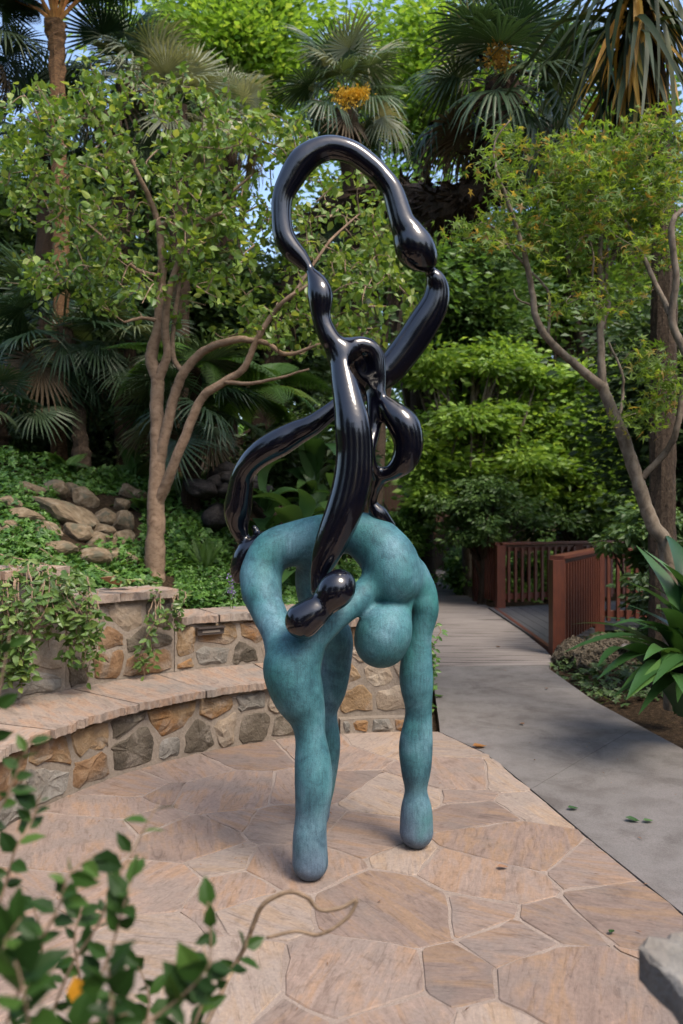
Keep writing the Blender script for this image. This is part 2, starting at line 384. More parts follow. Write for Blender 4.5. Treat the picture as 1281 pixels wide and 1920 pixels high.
# ------------------------------------------------------------------ terrain
CX, CY = .5, 3.3
def smooth(a, b, x): t = np.clip((x - a) / (b - a), 0, 1); return t * t * (3 - 2 * t)
def wall_top(th):
    return np.where(th > 143.5, 1.17, np.where(th > 127, .97, .78))
def path_left(y):  return np.interp(y, [5.5, 7.5, 11, 14, 18, 24], [.68, .85, 1.2, 1.55, 2.0, 2.4])
def path_right(y): return np.interp(y, [0, 5.0, 6.3, 7.6, 8.3, 12.3, 14, 18, 24], [2.6, 2.16, 2.0, 1.98, 2.2, 2.35, 2.25, 2.5, 2.9])
def terrain(x, y):
    x = np.asarray(x, float); y = np.asarray(y, float)
    dx, dy = x - CX, y - CY; r = np.hypot(dx, dy); th = np.degrees(np.arctan2(dy, dx)); th = np.where(th < -90, th + 360, th)
    wt = .70 + .2 * smooth(120, 133, th) + .2 * smooth(138, 150, th)
    slope = np.interp(x, [-3, -1.4, -.6, .6], [.46, .44, .15, .05])
    bank = wt + slope * np.clip(r - 3.2, 0, 2.5) + .06 * np.clip(r - 5.7, 0, 14)
    near = np.where(y < 5.4, 1.0, smooth(0, .25 + .12 * np.clip(y - 6, 0, 10), path_left(np.clip(y, 5.5, 24)) - .05 - x))
    m = smooth(2.82, 2.98, r) * near * ((th > 86) & (th < 215)) 
    z = -.05 + m * (bank + .05)
    # bed right of the path
    right = smooth(0, .5, x - path_right(y) - .03) * (y > -2)
    z = z + right * (.03 + .05 * np.sin(x * 2.1) * np.sin(y * 1.7) + .12 * np.clip(x - 4.2, 0, 12) + .05 * np.clip(y - 14, 0, 30))
    z = z + .10 * np.clip(y - 20, 0, 60) + .03 * np.sin(x * 3.1 + 1) * np.sin(y * 2.7) * (m > .9)
    return z
def hit(px, py, y0=2.0, y1=40):
    ys = np.linspace(y0, y1, 3000); pts = (px - 640.5) / F * ys
    d = CAMH + (960 - py) / F * ys - terrain(pts, ys)
    i = int(np.argmax(d < 0)) if (d < 0).any() else len(ys) - 1
    return P(px, py, ys[i])
def onground(px, Y):
    x = (px - 640.5) / F * Y
    return np.array([x, Y, float(terrain(x, Y))])

gx = np.unique(np.concatenate([np.linspace(-60, -8, 22), np.linspace(-8, 7, 190), np.linspace(7, 60, 22)]))
gy = np.unique(np.concatenate([np.linspace(-20, 1, 12), np.linspace(1, 12, 150), np.linspace(12, 30, 60), np.linspace(30, 90, 16)]))
X, Y_ = np.meshgrid(gx, gy); Z = terrain(X, Y_)
idx = np.arange(X.size).reshape(X.shape)
q = np.stack([idx[:-1, :-1], idx[:-1, 1:], idx[1:, 1:], idx[1:, :-1]], -1).reshape(-1, 4)
g = MB().add(np.stack([X, Y_, Z], -1).reshape(-1, 3), q).build('ground', M['soil'], smooth=True)
tag(g, 'dark leaf-littered soil of the planted banks', None, None, 'structure')

# ------------------------------------------------------------------ polygon tools
def clip(poly, a, b, c):
    """keep a*x+b*y<=c"""
    out = []
    for i in range(len(poly)):
        p, q = poly[i], poly[(i + 1) % len(poly)]
        dp, dq = a * p[0] + b * p[1] - c, a * q[0] + b * q[1] - c
        if dp <= 0: out.append(p)
        if dp * dq < 0:
            t = dp / (dp - dq); out.append((p[0] + t * (q[0] - p[0]), p[1] + t * (q[1] - p[1])))
    return out
def voronoi(seeds, bound, gap, wt=None):
    res = []
    for i, s in enumerate(seeds):
        poly = list(bound); gi = gap
        for j, t in enumerate(seeds):
            if i == j: continue
            d = (t[0] - s[0], t[1] - s[1]); L = math.hypot(*d)
            if L > 2.5 or L < 1e-6: continue
            n = (d[0] / L, d[1] / L); mid = ((s[0] + t[0]) / 2, (s[1] + t[1]) / 2)
            poly = clip(poly, n[0], n[1], n[0] * mid[0] + n[1] * mid[1] - gi / 2 + (0 if wt is None else (wt[i] - wt[j]) / (2 * L)))
            if len(poly) < 3: break
        res.append(poly if len(poly) >= 3 else None)
    return res
def area(p): return .5 * sum(p[i][0] * p[(i + 1) % len(p)][1] - p[(i + 1) % len(p)][0] * p[i][1] for i in range(len(p)))
def refine(poly, step, jit, chaikin=0, cw=.18):
    p = [np.array(q) for q in poly]
    for _ in range(chaikin):
        o = []
        for i in range(len(p)):
            a, b = p[i], p[(i + 1) % len(p)]; o += [a * (1 - cw) + b * cw, a * cw + b * (1 - cw)]
        p = o
    out = []
    for i in range(len(p)):
        a, b = p[i], p[(i + 1) % len(p)]; L = np.linalg.norm(b - a); n = max(1, int(L / step))
        for k in range(n):
            q = a + (b - a) * k / n
            out.append(q + (RNG.normal(size=2) * jit))
    return np.array(out)
def slab_mesh(poly, low, high, bevel, bulge=0.0, rough=0.0):
    """poly Nx2 -> local (u,v,h) verts"""
    n = len(poly); c = poly.mean(0)
    def inset(d): 
        v = poly - c; L = np.linalg.norm(v, axis=1, keepdims=True); return c + v * np.clip(1 - d / np.maximum(L, 1e-3), .2, 1)
    rings = [(poly, low), (poly, high - bevel), (inset(bevel), high)]
    if bulge: rings.append((c + (poly - c) * .55, high + bulge))
    vs = []
    for i, (r, h) in enumerate(rings):
        hh = np.full(n, h) + (RNG.normal(size=n) * rough if i else 0)
        vs.append(np.column_stack([r, hh]))
    v = np.vstack(vs + [np.array([[c[0], c[1], high + bulge * 1.2]])])
    f = []
    for k in range(len(rings) - 1):
        for i in range(n):
            j = (i + 1) % n; f.append((k * n + i, k * n + j, (k + 1) * n + j, (k + 1) * n + i))
    k = (len(rings) - 1) * n
    for i in range(n): f.append((k + i, k + (i + 1) % n, len(v) - 1))
    return v, f

# ------------------------------------------------------------------ patio
edge_r = [(.66, 5.42), (.9, 4.91), (1.05, 4.12), (1.14, 3.59), (1.27, 2.95), (1.48, 1.85), (1.62, 1.15)]
R0 = 2.15
bound = [(CX + R0 * math.cos(math.radians(a)), CY + R0 * math.sin(math.radians(a))) for a in range(88, 246, 4)]
bound += [(.1, .95), (1.0, .95)]
bound = bound + edge_r[::-1]
if area(bound) < 0: bound = bound[::-1]
patio = empty('patio', (0, 0, 0), 'round patio of pinkish irregular flagstones under the sculpture', None, None, 'structure')
bb = np.array(bound); cc = bb.mean(0)
vv = np.column_stack([np.vstack([bb, cc]), np.full(len(bb) + 1, 0.0)])
side = np.column_stack([bb, np.full(len(bb), -.06)])
nb_ = len(bb)
gm = MB().add(np.vstack([vv, side]), [(i, (i + 1) % nb_, nb_) for i in range(nb_)] + [(i, nb_ + 1 + i, nb_ + 1 + (i + 1) % nb_, (i + 1) % nb_) for i in range(nb_)])
gm.build('grout', M['grout'], patio)
spx = [(273,1469),(359,1444),(468,1418),(218,1520),(340,1481),(433,1481),(460,1540),(273,1551),(137,1582),(345,1580),(418,1621),
       (449,1668),(273,1660),(164,1742),(395,1735),(250,1790),(549,1628),(500,1712),(437,1838),(575,1890),(650,1835),(672,1720),(672,1560),
       (669,1478),(650,1419),(735,1396),(829,1402),(839,1451),(733,1490),(850,1494),(887,1535),(919,1455),(993,1520),(951,1584),(590,1405),
       (786,1610),(898,1632),(1068,1616),(717,1706),(868,1711),(1052,1743),(965,1775),(829,1839),(620,1890),(1105,1871),(728,1925),
       (1200,1722),(1170,1828),(60,1640),(40,1800),(540,1480),(560,1545),(130,1900),(300,1900),(960,1990),(1150,2030),(500,2010),(760,2080),(200,2050)]
seeds = []
for a, b in spx:
    Yd = CAMH * F / (b - 960); seeds.append(((a - 640.5) / F * Yd, Yd))
for yy in (1.25, 1.9): 
    for xx in (-1.9, -1.2): seeds.append((xx + random.uniform(-.1, .1), yy + random.uniform(-.2, .2)))
wts = RNG.uniform(-.045, .045, len(seeds))
for p in voronoi(seeds, bound, .013, wts):
    if p is None or abs(area(p)) < .004: continue
    poly = refine(p, .08, .005, 1, .05)
    c = poly.mean(0)
    v, f = slab_mesh(poly - c, -.03, random.uniform(.0025, .0055), .004, 0, .0006)
    me = MB().add(v, f).mesh('flagstone', M[random.choices(['flag', 'flag2', 'flag3'], [6, 2, 3])[0]])
    link('flagstone', me, patio, Matrix.Translation((c[0], c[1], 0)))

# ------------------------------------------------------------------ path
def strip(ya, yb, mat, z, n=12):
    """slab between two joint lines, each given as (y at the left edge, y at the right edge)"""
    v = []
    for i in range(n):
        k = i / (n - 1); yl = ya[0] + (yb[0] - ya[0]) * k; yr = ya[1] + (yb[1] - ya[1]) * k
        x0 = (np.interp(yl, [p[1] for p in edge_r[::-1]], [p[0] for p in edge_r[::-1]]) + .008 if yl < 5.42 else path_left(yl)); x1 = path_right(yr)
        for t in np.linspace(0, 1, 7): v.append((x0 + (x1 - x0) * t, yl + (yr - yl) * t, z))
    f = [(i * 7 + k, i * 7 + k + 1, (i + 1) * 7 + k + 1, (i + 1) * 7 + k) for i in range(n - 1) for k in range(6)]
    ring = [i * 7 for i in range(n)] + [(n - 1) * 7 + k for k in range(1, 7)] + [i * 7 + 6 for i in range(n - 2, -1, -1)] + [k for k in range(5, 0, -1)]
    base = len(v); v += [(v[i][0], v[i][1], z - .08) for i in ring]
    m_ = len(ring); f += [(ring[i], base + i, base + (i + 1) % m_, ring[(i + 1) % m_]) for i in range(m_)]
    return MB().add(np.array(v), f)
path = empty('path', (0, 0, 0), 'grey concrete garden path curving past the sculpture patio', None, None, 'structure')
for ya, yb in (((.2, .2), (4.3, 5.58)), ((4.304, 5.584), (6.75, 6.8)), ((6.754, 6.804), (7.7, 7.78))):
    strip(ya, yb, M['concrete'], .004).build('slab', M['concrete'], path)
strip((7.705, 7.785), (24, 24), M['broom'], .006, 40).build('ramp', M['broom'], path)

# ------------------------------------------------------------------ curved stone bench and walls
def pol(r, t, z): a = math.radians(t); return (CX + r * math.cos(a), CY + r * math.sin(a), z)
def arc_block(mb, r0, r1, t0, t1, z0, z1, n=None, jf=0, jz=0):
    n = n or max(2, int(abs(t1 - t0) / .5)); v = []; j = 0
    ts = np.linspace(t0, t1, n + 1)
    for i, t in enumerate(ts):
        j = j * .75 + RNG.normal() * jf; k = RNG.normal() * jz; k2 = RNG.normal() * jz
        v += [pol(r0 + j, t, z0), pol(r0 + j + RNG.normal() * jf * .4, t, z1 + k), pol(r1, t, z1 + k2), pol(r1, t, z0)]
    f = []
    for i in range(n):
        a, b = i * 4, i * 4 + 4
        f += [(a, b, b + 1, a + 1), (a + 1, b + 1, b + 2, a + 2), (a + 2, b + 2, b + 3, a + 3), (a + 3, b + 3, b, a)]
    f += [(0, 1, 2, 3), (n * 4 + 3, n * 4 + 2, n * 4 + 1, n * 4)]
    mb.add(np.array(v), f); return mb
def wall_stones(parent, r, t0, t1, z0, z1, cell, prob=.9, gap=.018, seed=1, proud=.009):
    rs = np.random.default_rng(seed); L = abs(t1 - t0) * math.pi / 180 * r
    nrow = max(1, round((z1 - z0) / (cell * .62))); seeds = []
    for k in range(nrow):
        x = rs.uniform(0, cell * .6)
        while x < L:
            wdt = cell * rs.uniform(.5, 1.5)
            seeds.append((x + wdt / 2, z0 + (z1 - z0) * (k + .5 + rs.uniform(-.32, .32)) / nrow)); x += wdt
    bd = [(.01, z0 + .008), (L - .01, z0 + .008), (L - .01, z1 - .008), (.01, z1 - .008)]
    for p in voronoi(seeds, bd, gap, rs.uniform(-.008, .008, len(seeds))):
        if p is None or abs(area(p)) < .0025 or rs.random() > prob: continue
        p = [tuple(np.array(p).mean(0) + (np.array(q) - np.array(p).mean(0)) * rs.uniform(.93, 1.03)) for q in p]
        poly = refine(p, .05, .005, 1, .14); c = poly.mean(0)
        v, f = slab_mesh(poly - c, -.03, proud * rs.uniform(.3, 1.2), .012, .009 * rs.uniform(.1, 1.3), .003)
        th = t0 + (c[0] / L) * (t1 - t0); a = math.radians(th)
        # local u along the wall, v up, h towards the circle's centre
        tang = np.array([-math.sin(a), math.cos(a), 0]) * (1 if t1 > t0 else -1); inw = np.array([-math.cos(a), -math.sin(a), 0])
        sag = (np.sqrt(np.maximum(r * r - v[:, 0] ** 2, 0)) - r)
        wv = np.array(pol(r, th, c[1]))
        loc = v[:, 0:1] * tang + v[:, 1:2] * np.array([0, 0, 1.0]) + (v[:, 2:3] - sag[:, None]) * inw
        if np.dot(np.cross(tang, [0, 0, 1.0]), inw) < 0: f = [q[::-1] for q in f]
        me = MB().add(loc, f).mesh('stone', STONES[rs.choice(5, p=[.25, .22, .13, .22, .18])])
        link('stone', me, parent, Matrix.Translation(tuple(wv - np.array(parent.location))))
TE = 104
bench = empty('stone_bench', pol(2.4, 140, 0), 'low curved stone bench with flat sandstone seat slabs along the patio edge', 'bench')
arc_block(MB(), R0, 2.74, TE, 205, -.05, .352).build('mortar', M['mortar'], bench)
wall_stones(bench, R0, TE + .5, 205, .0, .35, .25, .99, seed=3)
t = TE - .3
k = 0
while t < 204:
    d = [11, 15, 13, 17, 12, 14, 16, 13][k % 8]; k += 1
    mb = MB(); t1 = min(t + d - .25, 205); arc_block(mb, R0 - .055, 2.742, t, t1, .354, .398, int(d * 3), .006, .0012)
    mb.build('seat_slab', M['cap'], bench); t += d
wall = empty('stone_wall', pol(2.9, 130, 0), 'mortared stone retaining wall in three stepped heights rising behind the bench', 'wall')
mb = MB()
arc_block(mb, 2.75, 3.12, TE, 126.9, -.05, .72); arc_block(mb, 2.752, 3.12, 127, 143.4, -.05, .915); arc_block(mb, 2.748, 3.12, 143.5, 208, -.05, 1.11)
mb.build('mortar', M['mortar'], wall)
wall_stones(wall, 2.75, TE, 126.8, .4, .72, .27, .99, seed=5); wall_stones(wall, 2.752, 127, 143.3, .4, .91, .3, .99, seed=6)
wall_stones(wall, 2.748, 143.6, 206, .4, 1.1, .3, .99, seed=7)
for (a, b, z, n) in ((TE, 126.5, .722, 3), (126.7, 143.2, .917, 2), (143.4, 207, 1.112, 6)):
    e = np.linspace(a, b, n + 1) + np.concatenate([[0], RNG.uniform(-1.5, 1.5, n - 1), [0]])
    for i in range(n):
        mb = MB(); arc_block(mb, 2.70, 3.13, e[i], e[i + 1] - .3, z, z + .05, None, .008, .003); mb.build('cap_stone', M['cap'], wall)
pier = empty('wall_pier', pol(2.5, 95, 0), 'square stone end pier of the wall behind the sculpture legs', 'wall')
mb = MB(); arc_block(mb, 2.2, 3.1, 87, TE - .1, .1, .72); arc_block(mb, 2.13, 3.11, 86.8, TE - .2, -.05, .1); mb.build('mortar', M['mortar'], pier)
wall_stones(pier, 2.2, 87.2, TE - .3, .12, .72, .27, .97, .02, seed=9); wall_stones(pier, 2.13, 87, TE - .3, .0, .1, .2, .95, .015, seed=10)
for a, b in ((86.5, 95), (95.3, TE - .2)):
    mb = MB(); arc_block(mb, 2.14, 3.12, a, b, .722, .775, None, .008, .003); mb.build('cap_stone', M['cap'], pier)
# recessed wall light
wl = np.array(pol(2.735, 121.6, .665)); a = math.radians(121.6)
lt = empty('wall_light', wl, 'small bronze louvred light set under the wall cap', 'wall light')
rz = a + math.pi / 2
box(MB(), (0, 0, 0), (.2, .05, .055), rz).build('housing', M['bronze'], lt, origin=None) if False else None
def lbox(name, c, size, mat, parent, rot):
    me = box(MB(), (0, 0, 0), size, rot).mesh(name, mat); o = link(name, me, parent); o.location = c; return o
inw = np.array([-math.cos(a), -math.sin(a), 0])
lbox('housing', (0, 0, 0), (.2, .06, .055), M['bronze'], lt, rz)
lbox('lens', tuple(inw * .032 + np.array([0, 0, -.004])), (.13, .008, .016), M['lens'], lt, rz)
lbox('hood', tuple(inw * .036 + np.array([0, 0, .022])), (.2, .03, .008), M['bronze'], lt, rz)

# ------------------------------------------------------------------ sculpture
def chain(rows, n=6, ex=1.0):
    r = cr(rows, n); k_ = np.convolve(np.pad(r[:, 3], 12, mode='edge'), np.ones(25) / 25, 'valid'); r[:, 3] = k_ + (r[:, 3] - k_) * ex; p = np.array([P(a, b, Y) for a, b, Y, _ in r]); rad = r[:, 3] / F * r[:, 2]
    return p, rad
def sdf(chains, h, ks, carve=()):
    allp = np.vstack([c[0] for c in chains]); mr = max(c[1].max() for c in chains) + .04
    lo, hi = allp.min(0) - mr, allp.max(0) + mr
    n = np.ceil((hi - lo) / h).astype(int) + 1
    ax = [lo[i] + np.arange(n[i]) * h for i in range(3)]
    Fd = None
    for (p, rad), k in zip(chains, ks):
        D = np.full(n, .15, np.float32)
        for i in range(len(p) - 1):
            a, b, ra, rb = p[i], p[i + 1], rad[i], rad[i + 1]; m = max(ra, rb) + .09
            i0 = np.maximum(((np.minimum(a, b) - m - lo) / h).astype(int), 0); i1 = np.minimum(((np.maximum(a, b) + m - lo) / h).astype(int) + 2, n)
            sl = tuple(slice(s, e) for s, e in zip(i0, i1))
            gx, gy, gz = np.meshgrid(ax[0][sl[0]] - a[0], ax[1][sl[1]] - a[1], ax[2][sl[2]] - a[2], indexing='ij', sparse=True)
            d = b - a; L2 = d @ d + 1e-12
            tt = np.clip((gx * d[0] + gy * d[1] + gz * d[2]) / L2, 0, 1)
            dd = np.sqrt((gx - tt * d[0]) ** 2 + (gy - tt * d[1]) ** 2 + (gz - tt * d[2]) ** 2) - (ra + tt * (rb - ra))
            D[sl] = np.minimum(D[sl], dd)
        if Fd is None: Fd = D
        else:
            hh = np.clip(.5 + .5 * (Fd - D) / k, 0, 1); Fd = Fd * (1 - hh) + D * hh - k * hh * (1 - hh)
    for (c, r, k) in carve:
        G = -(np.sqrt((ax[0][:, None, None] - c[0]) ** 2 + (ax[1][None, :, None] - c[1]) ** 2 + (ax[2][None, None, :] - c[2]) ** 2) - r)
        hh = np.clip(.5 - .5 * (G - Fd) / k, 0, 1); Fd = G * (1 - hh) + Fd * hh + k * hh * (1 - hh)
    return Fd, lo, h
def surfnet(Fd, lo, h, it=12):
    S = Fd < 0; n = np.array(Fd.shape)
    cs = S[:-1, :-1, :-1].astype(np.int8)
    tot = np.zeros(n - 1, np.int8)
    for i in (0, 1):
        for j in (0, 1):
            for k in (0, 1): tot += S[i:n[0] - 1 + i, j:n[1] - 1 + j, k:n[2] - 1 + k]
    act = np.argwhere((tot > 0) & (tot < 8))
    vid = np.full(n - 1, -1, np.int32); vid[tuple(act.T)] = np.arange(len(act))
    acc = np.zeros((len(act), 3)); cnt = np.zeros(len(act))
    cor = [(i, j, k) for i in (0, 1) for j in (0, 1) for k in (0, 1)]
    for a in cor:
        for axn in range(3):
            if a[axn] == 1: continue
            b = list(a); b[axn] = 1
            fa = Fd[tuple((act + a).T)]; fb = Fd[tuple((act + b).T)]; m = (fa < 0) != (fb < 0)
            t = np.where(m, fa / np.where(m, fa - fb, 1), 0)
            pos = np.tile(np.array(a, float), (len(act), 1)); pos[:, axn] = t
            acc[m] += pos[m]; cnt[m] += 1
    v = lo + (act + acc / cnt[:, None]) * h
    quads = []
    for axn in range(3):
        u, w_ = (axn + 1) % 3, (axn + 2) % 3
        sl0 = [slice(None)] * 3; sl1 = [slice(None)] * 3; sl0[axn] = slice(0, -1); sl1[axn] = slice(1, None)
        ch = S[tuple(sl0)] != S[tuple(sl1)]
        e = np.argwhere(ch); ok = (e[:, u] > 0) & (e[:, w_] > 0) & (e[:, u] < n[u] - 1) & (e[:, w_] < n[w_] - 1); e = e[ok]
        ins = S[tuple(e.T)]
        def idn(du, dw):
            q = e.copy(); q[:, u] -= du; q[:, w_] -= dw; return vid[tuple(q.T)]
        Q = np.stack([idn(0, 0), idn(1, 0), idn(1, 1), idn(0, 1)], -1)
        Q[~ins] = Q[~ins][:, ::-1]; quads.append(Q)
    Q = np.concatenate(quads)
    E = np.concatenate([Q[:, [0, 1]], Q[:, [1, 2]], Q[:, [2, 3]], Q[:, [3, 0]]])
    for _ in range(it):
        s = np.zeros_like(v); c = np.zeros(len(v))
        for d in range(3): s[:, d] = np.bincount(E[:, 0], v[E[:, 1], d], len(v)) + np.bincount(E[:, 1], v[E[:, 0], d], len(v))
        c = np.bincount(E[:, 0], minlength=len(v)) + np.bincount(E[:, 1], minlength=len(v))
        v = v + ((.5 if _ % 2 == 0 else -.52) * (s / c[:, None] - v))
    return v, Q
blue = [
 [(492,1105,3.49,33),(489,1072,3.53,36),(512,1034,3.56,40),(555,1018,3.57,41),(610,1004,3.56,40),(660,1000,3.55,36),(695,1012,3.53,40)],
 [(688,1004,3.54,38),(714,1028,3.52,49),(732,1056,3.49,54),(738,1084,3.47,50),(740,1096,3.47,42)],
 [(768,1080,3.54,36),(786,1108,3.56,32),(794,1132,3.55,28.5),(796,1150,3.55,26),(787,1192,3.55,24),(781,1240,3.55,29),(781,1280,3.55,30.5),(785,1335,3.56,26),(780,1395,3.56,30.5),(780,1440,3.56,28),(780,1482,3.56,23),(781,1520,3.56,29),(781,1558,3.56,31)],
 [(752,1126,3.49,23),(745,1150,3.46,27),(722,1183,3.42,51),(715,1201,3.42,51)],
 [(696,1100,3.45,26),(655,1136,3.38,25),(618,1165,3.33,27),(588,1195,3.31,30),(566,1222,3.31,38)],
 [(490,1085,3.53,34),(490,1115,3.48,33),(505,1150,3.42,33),(523,1187,3.36,34),(545,1228,3.32,46),(547,1257,3.31,51),(558,1298,3.31,47),(575,1340,3.31,36),(582,1380,3.3,30.5),(587,1430,3.29,34),(588,1475,3.28,34.5),(584,1530,3.27,31),(581,1570,3.26,32),(582,1616,3.255,33.5)],
 [(600,1040,3.6,36),(580,1085,3.67,28),(595,1140,3.72,30),(628,1190,3.75,31),(632,1235,3.76,28),(622,1290,3.77,28),(607,1335,3.78,26),(611,1397,3.79,27),(604,1467,3.8,25),(597,1505,3.8,24),(592,1526,3.8,26)]]
bchains = [chain(c, 6, 1.35 if i in (2, 5, 6) else 1.0) for i, c in enumerate(blue)]
black = [
 [(455,1010,3.7,12),(447,985,3.7,19),(446,955,3.68,26),(451,920,3.65,24),(457,890,3.62,22),(474,864,3.58,23),(500,843,3.55,26),(527,828,3.53,27),(555,812,3.52,24),(585,797,3.5,20),(622,770,3.5,17),(660,745,3.52,20),(700,715,3.54,26),(733,690,3.55,29),(765,650,3.55,30),(795,605,3.54,30),(814,572,3.53,27),(820,545,3.52,23),(817,525,3.5,18),(808,511,3.49,11),(802,500,3.47,10)],
 [(803,497,3.46,10),(795,484,3.44,26),(779,466,3.42,37),(767,440,3.41,30),(754,415,3.4,24),(737,360,3.4,20.5),(716,330,3.4,19),(695,310,3.4,20),(660,286,3.4,21),(622,277,3.4,22),(590,286,3.4,24),(564,306,3.4,26),(543,340,3.4,23),(530,370,3.4,20),(528,405,3.4,19),(532,440,3.4,20),(545,465,3.4,20),(562,483,3.4,17),(578,502,3.39,10),(584,510,3.38,9),(597,535,3.37,20),(601,556,3.36,24),(602,590,3.36,18.5),(608,612,3.36,18),(622,640,3.36,20),(642,662,3.37,22)],
 [(640,664,3.37,20),(644,700,3.34,24),(653,750,3.3,28),(662,800,3.28,34),(665,850,3.28,35),(661,900,3.28,36),(648,950,3.28,35),(628,1000,3.29,32),(611,1040,3.3,27),(599,1075,3.3,18),(596,1105,3.29,14)],
 [(636,668,3.37,18),(648,654,3.38,17),(670,648,3.4,17),(692,652,3.41,17),(705,670,3.42,17),(708,695,3.42,16),(710,718,3.42,14),(713,738,3.41,10.5),(718,750,3.41,12),(735,772,3.4,22),(757,797,3.39,30),(766,830,3.39,28),(760,860,3.4,25),(740,882,3.42,17),(718,892,3.44,14),(708,905,3.46,13),(702,925,3.48,9),(699,945,3.5,10),(712,966,3.51,17),(732,986,3.54,11)],
 [(672,672,3.47,26),(686,698,3.48,28),(700,728,3.46,18),(702,770,3.43,14),(700,810,3.42,13),(692,850,3.38,12),(704,885,3.43,9)],
 [(637,1098,3.21,31),(629,1108,3.2,34),(607,1132,3.2,26),(586,1150,3.19,30),(568,1164,3.19,34)],
 [(497,1012,3.68,17),(470,1038,3.7,27),(454,1064,3.7,22),(448,1082,3.7,12)],
 [(477,990,3.7,6),(484,1002,3.7,8)]]
kchains = [chain(c) for c in black]
statue = empty('sculpture', (P(640, 960, 3.5)[0], 3.5, 0), 'tall abstract sculpture of a bent blue-green figure carrying a looping glossy black one', 'sculpture')
Fd, lo, h = sdf(bchains, .0085, [.03, .055, .035, .014, .04, .045, .045]); v, q = surfnet(Fd, lo, h)
tag(MB().add(v, q).build('bent_figure', M['patina'], statue, smooth=True), 'lower figure with blue-green patina, round head hanging')

Fd, lo, h = sdf(kchains, .0075, [.02, .012, .03, .035, .03, .03, .02, .012], [(P(680, 688, 3.345), .068, .012), (P(692, 712, 3.355), .056, .012), (P(699, 734, 3.35), .03, .012)]); v, q = surfnet(Fd, lo, h)
tag(MB().add(v, q).build('looping_figure', M['black'], statue, smooth=True), 'upper figure in mirror-glossy black')
del Fd

# ------------------------------------------------------------------ leaf tools
def tpl_oval(wd=.5, fold=.12, curl=.1):
    xs = [0, .3, .65, 1.0]; ws = [0, wd * .95, wd * .8, 0]
    v = [(0, 0, 0), (.3, 0, 0), (.65, 0, -curl * .4), (1, 0, -curl)]
    v += [(.3, wd * .48, fold * wd), (.65, wd * .4, fold * wd - curl * .4), (.3, -wd * .48, fold * wd), (.65, -wd * .4, fold * wd - curl * .4)]
    f = [(0, 1, 4), (1, 2, 5), (1, 5, 4), (2, 3, 5), (0, 6, 1), (1, 6, 7), (1, 7, 2), (2, 7, 3)]
    return np.array(v, float), np.array(f)
def tpl_rhomb(wd=.5, fold=.15):
    v = [(0, 0, 0), (.45, wd / 2, fold * wd), (1, 0, -.08), (.45, -wd / 2, fold * wd)]
    return np.array(v, float), np.array([(0, 2, 1), (0, 3, 2)])
def tpl_star(angs, lens, inner, droop=.1):
    v = [(0, 0, 0)]; out = []
    n = len(angs)
    for i in range(n):
        a = math.radians(angs[i]); v.append((math.cos(a) * lens[i], math.sin(a) * lens[i], -droop * lens[i]))
        if i < n - 1:
            b = math.radians((angs[i] + angs[i + 1]) / 2); v.append((math.cos(b) * inner, math.sin(b) * inner, .03))
    f = [(0, i, i + 1) for i in range(1, len(v) - 1)]
    return np.array(v, float), np.array(f)
OVAL = tpl_oval(); OVALW = tpl_oval(.62, .1, .12); OVALN = tpl_oval(.36); RHOMB = tpl_rhomb(.55); RHOMBN = tpl_rhomb(.3)
MAPLE = tpl_star([-110, -60, -24, 0, 24, 60, 110][::1], [.45, .8, .0 + .55, 1, .55, .8, .45], .28)
MAPLE = tpl_star([-115, -58, 0, 58, 115], [.5, .85, 1, .85, .5], .3)
IVY = tpl_star([-140, -65, 0, 65, 140], [.5, .6, .8, .6, .5], .38, .12)
def place(tpl, pos, dirx, nrm, size):
    v, f = tpl; X = norm(dirx); Zn = nrm - (nrm * X).sum(-1, keepdims=True) * X; Zn = norm(Zn); Yn = np.cross(Zn, X)
    s = np.broadcast_to(np.asarray(size, float), (len(pos),))[:, None, None]
    w_ = pos[:, None, :] + s * (v[None, :, 0:1] * X[:, None, :] + v[None, :, 1:2] * Yn[:, None, :] + v[None, :, 2:3] * Zn[:, None, :])
    ff = f[None] + (np.arange(len(pos)) * len(v))[:, None, None]
    return w_.reshape(-1, 3), ff.reshape(-1, f.shape[1])
def addleaves(mb, tpl, pos, dirx, nrm, size):
    if len(pos): v, f = place(tpl, np.asarray(pos, float), np.asarray(dirx, float), np.asarray(nrm, float), size); mb.add(v, f)
def frame(d, n, pos, s=1.0):
    X = norm(d); Zv = norm(np.asarray(n) - np.dot(n, X) * X); Yv = np.cross(Zv, X)
    return Matrix(((X[0] * s, Yv[0] * s, Zv[0] * s, pos[0]), (X[1] * s, Yv[1] * s, Zv[1] * s, pos[1]), (X[2] * s, Yv[2] * s, Zv[2] * s, pos[2]), (0, 0, 0, 1)))

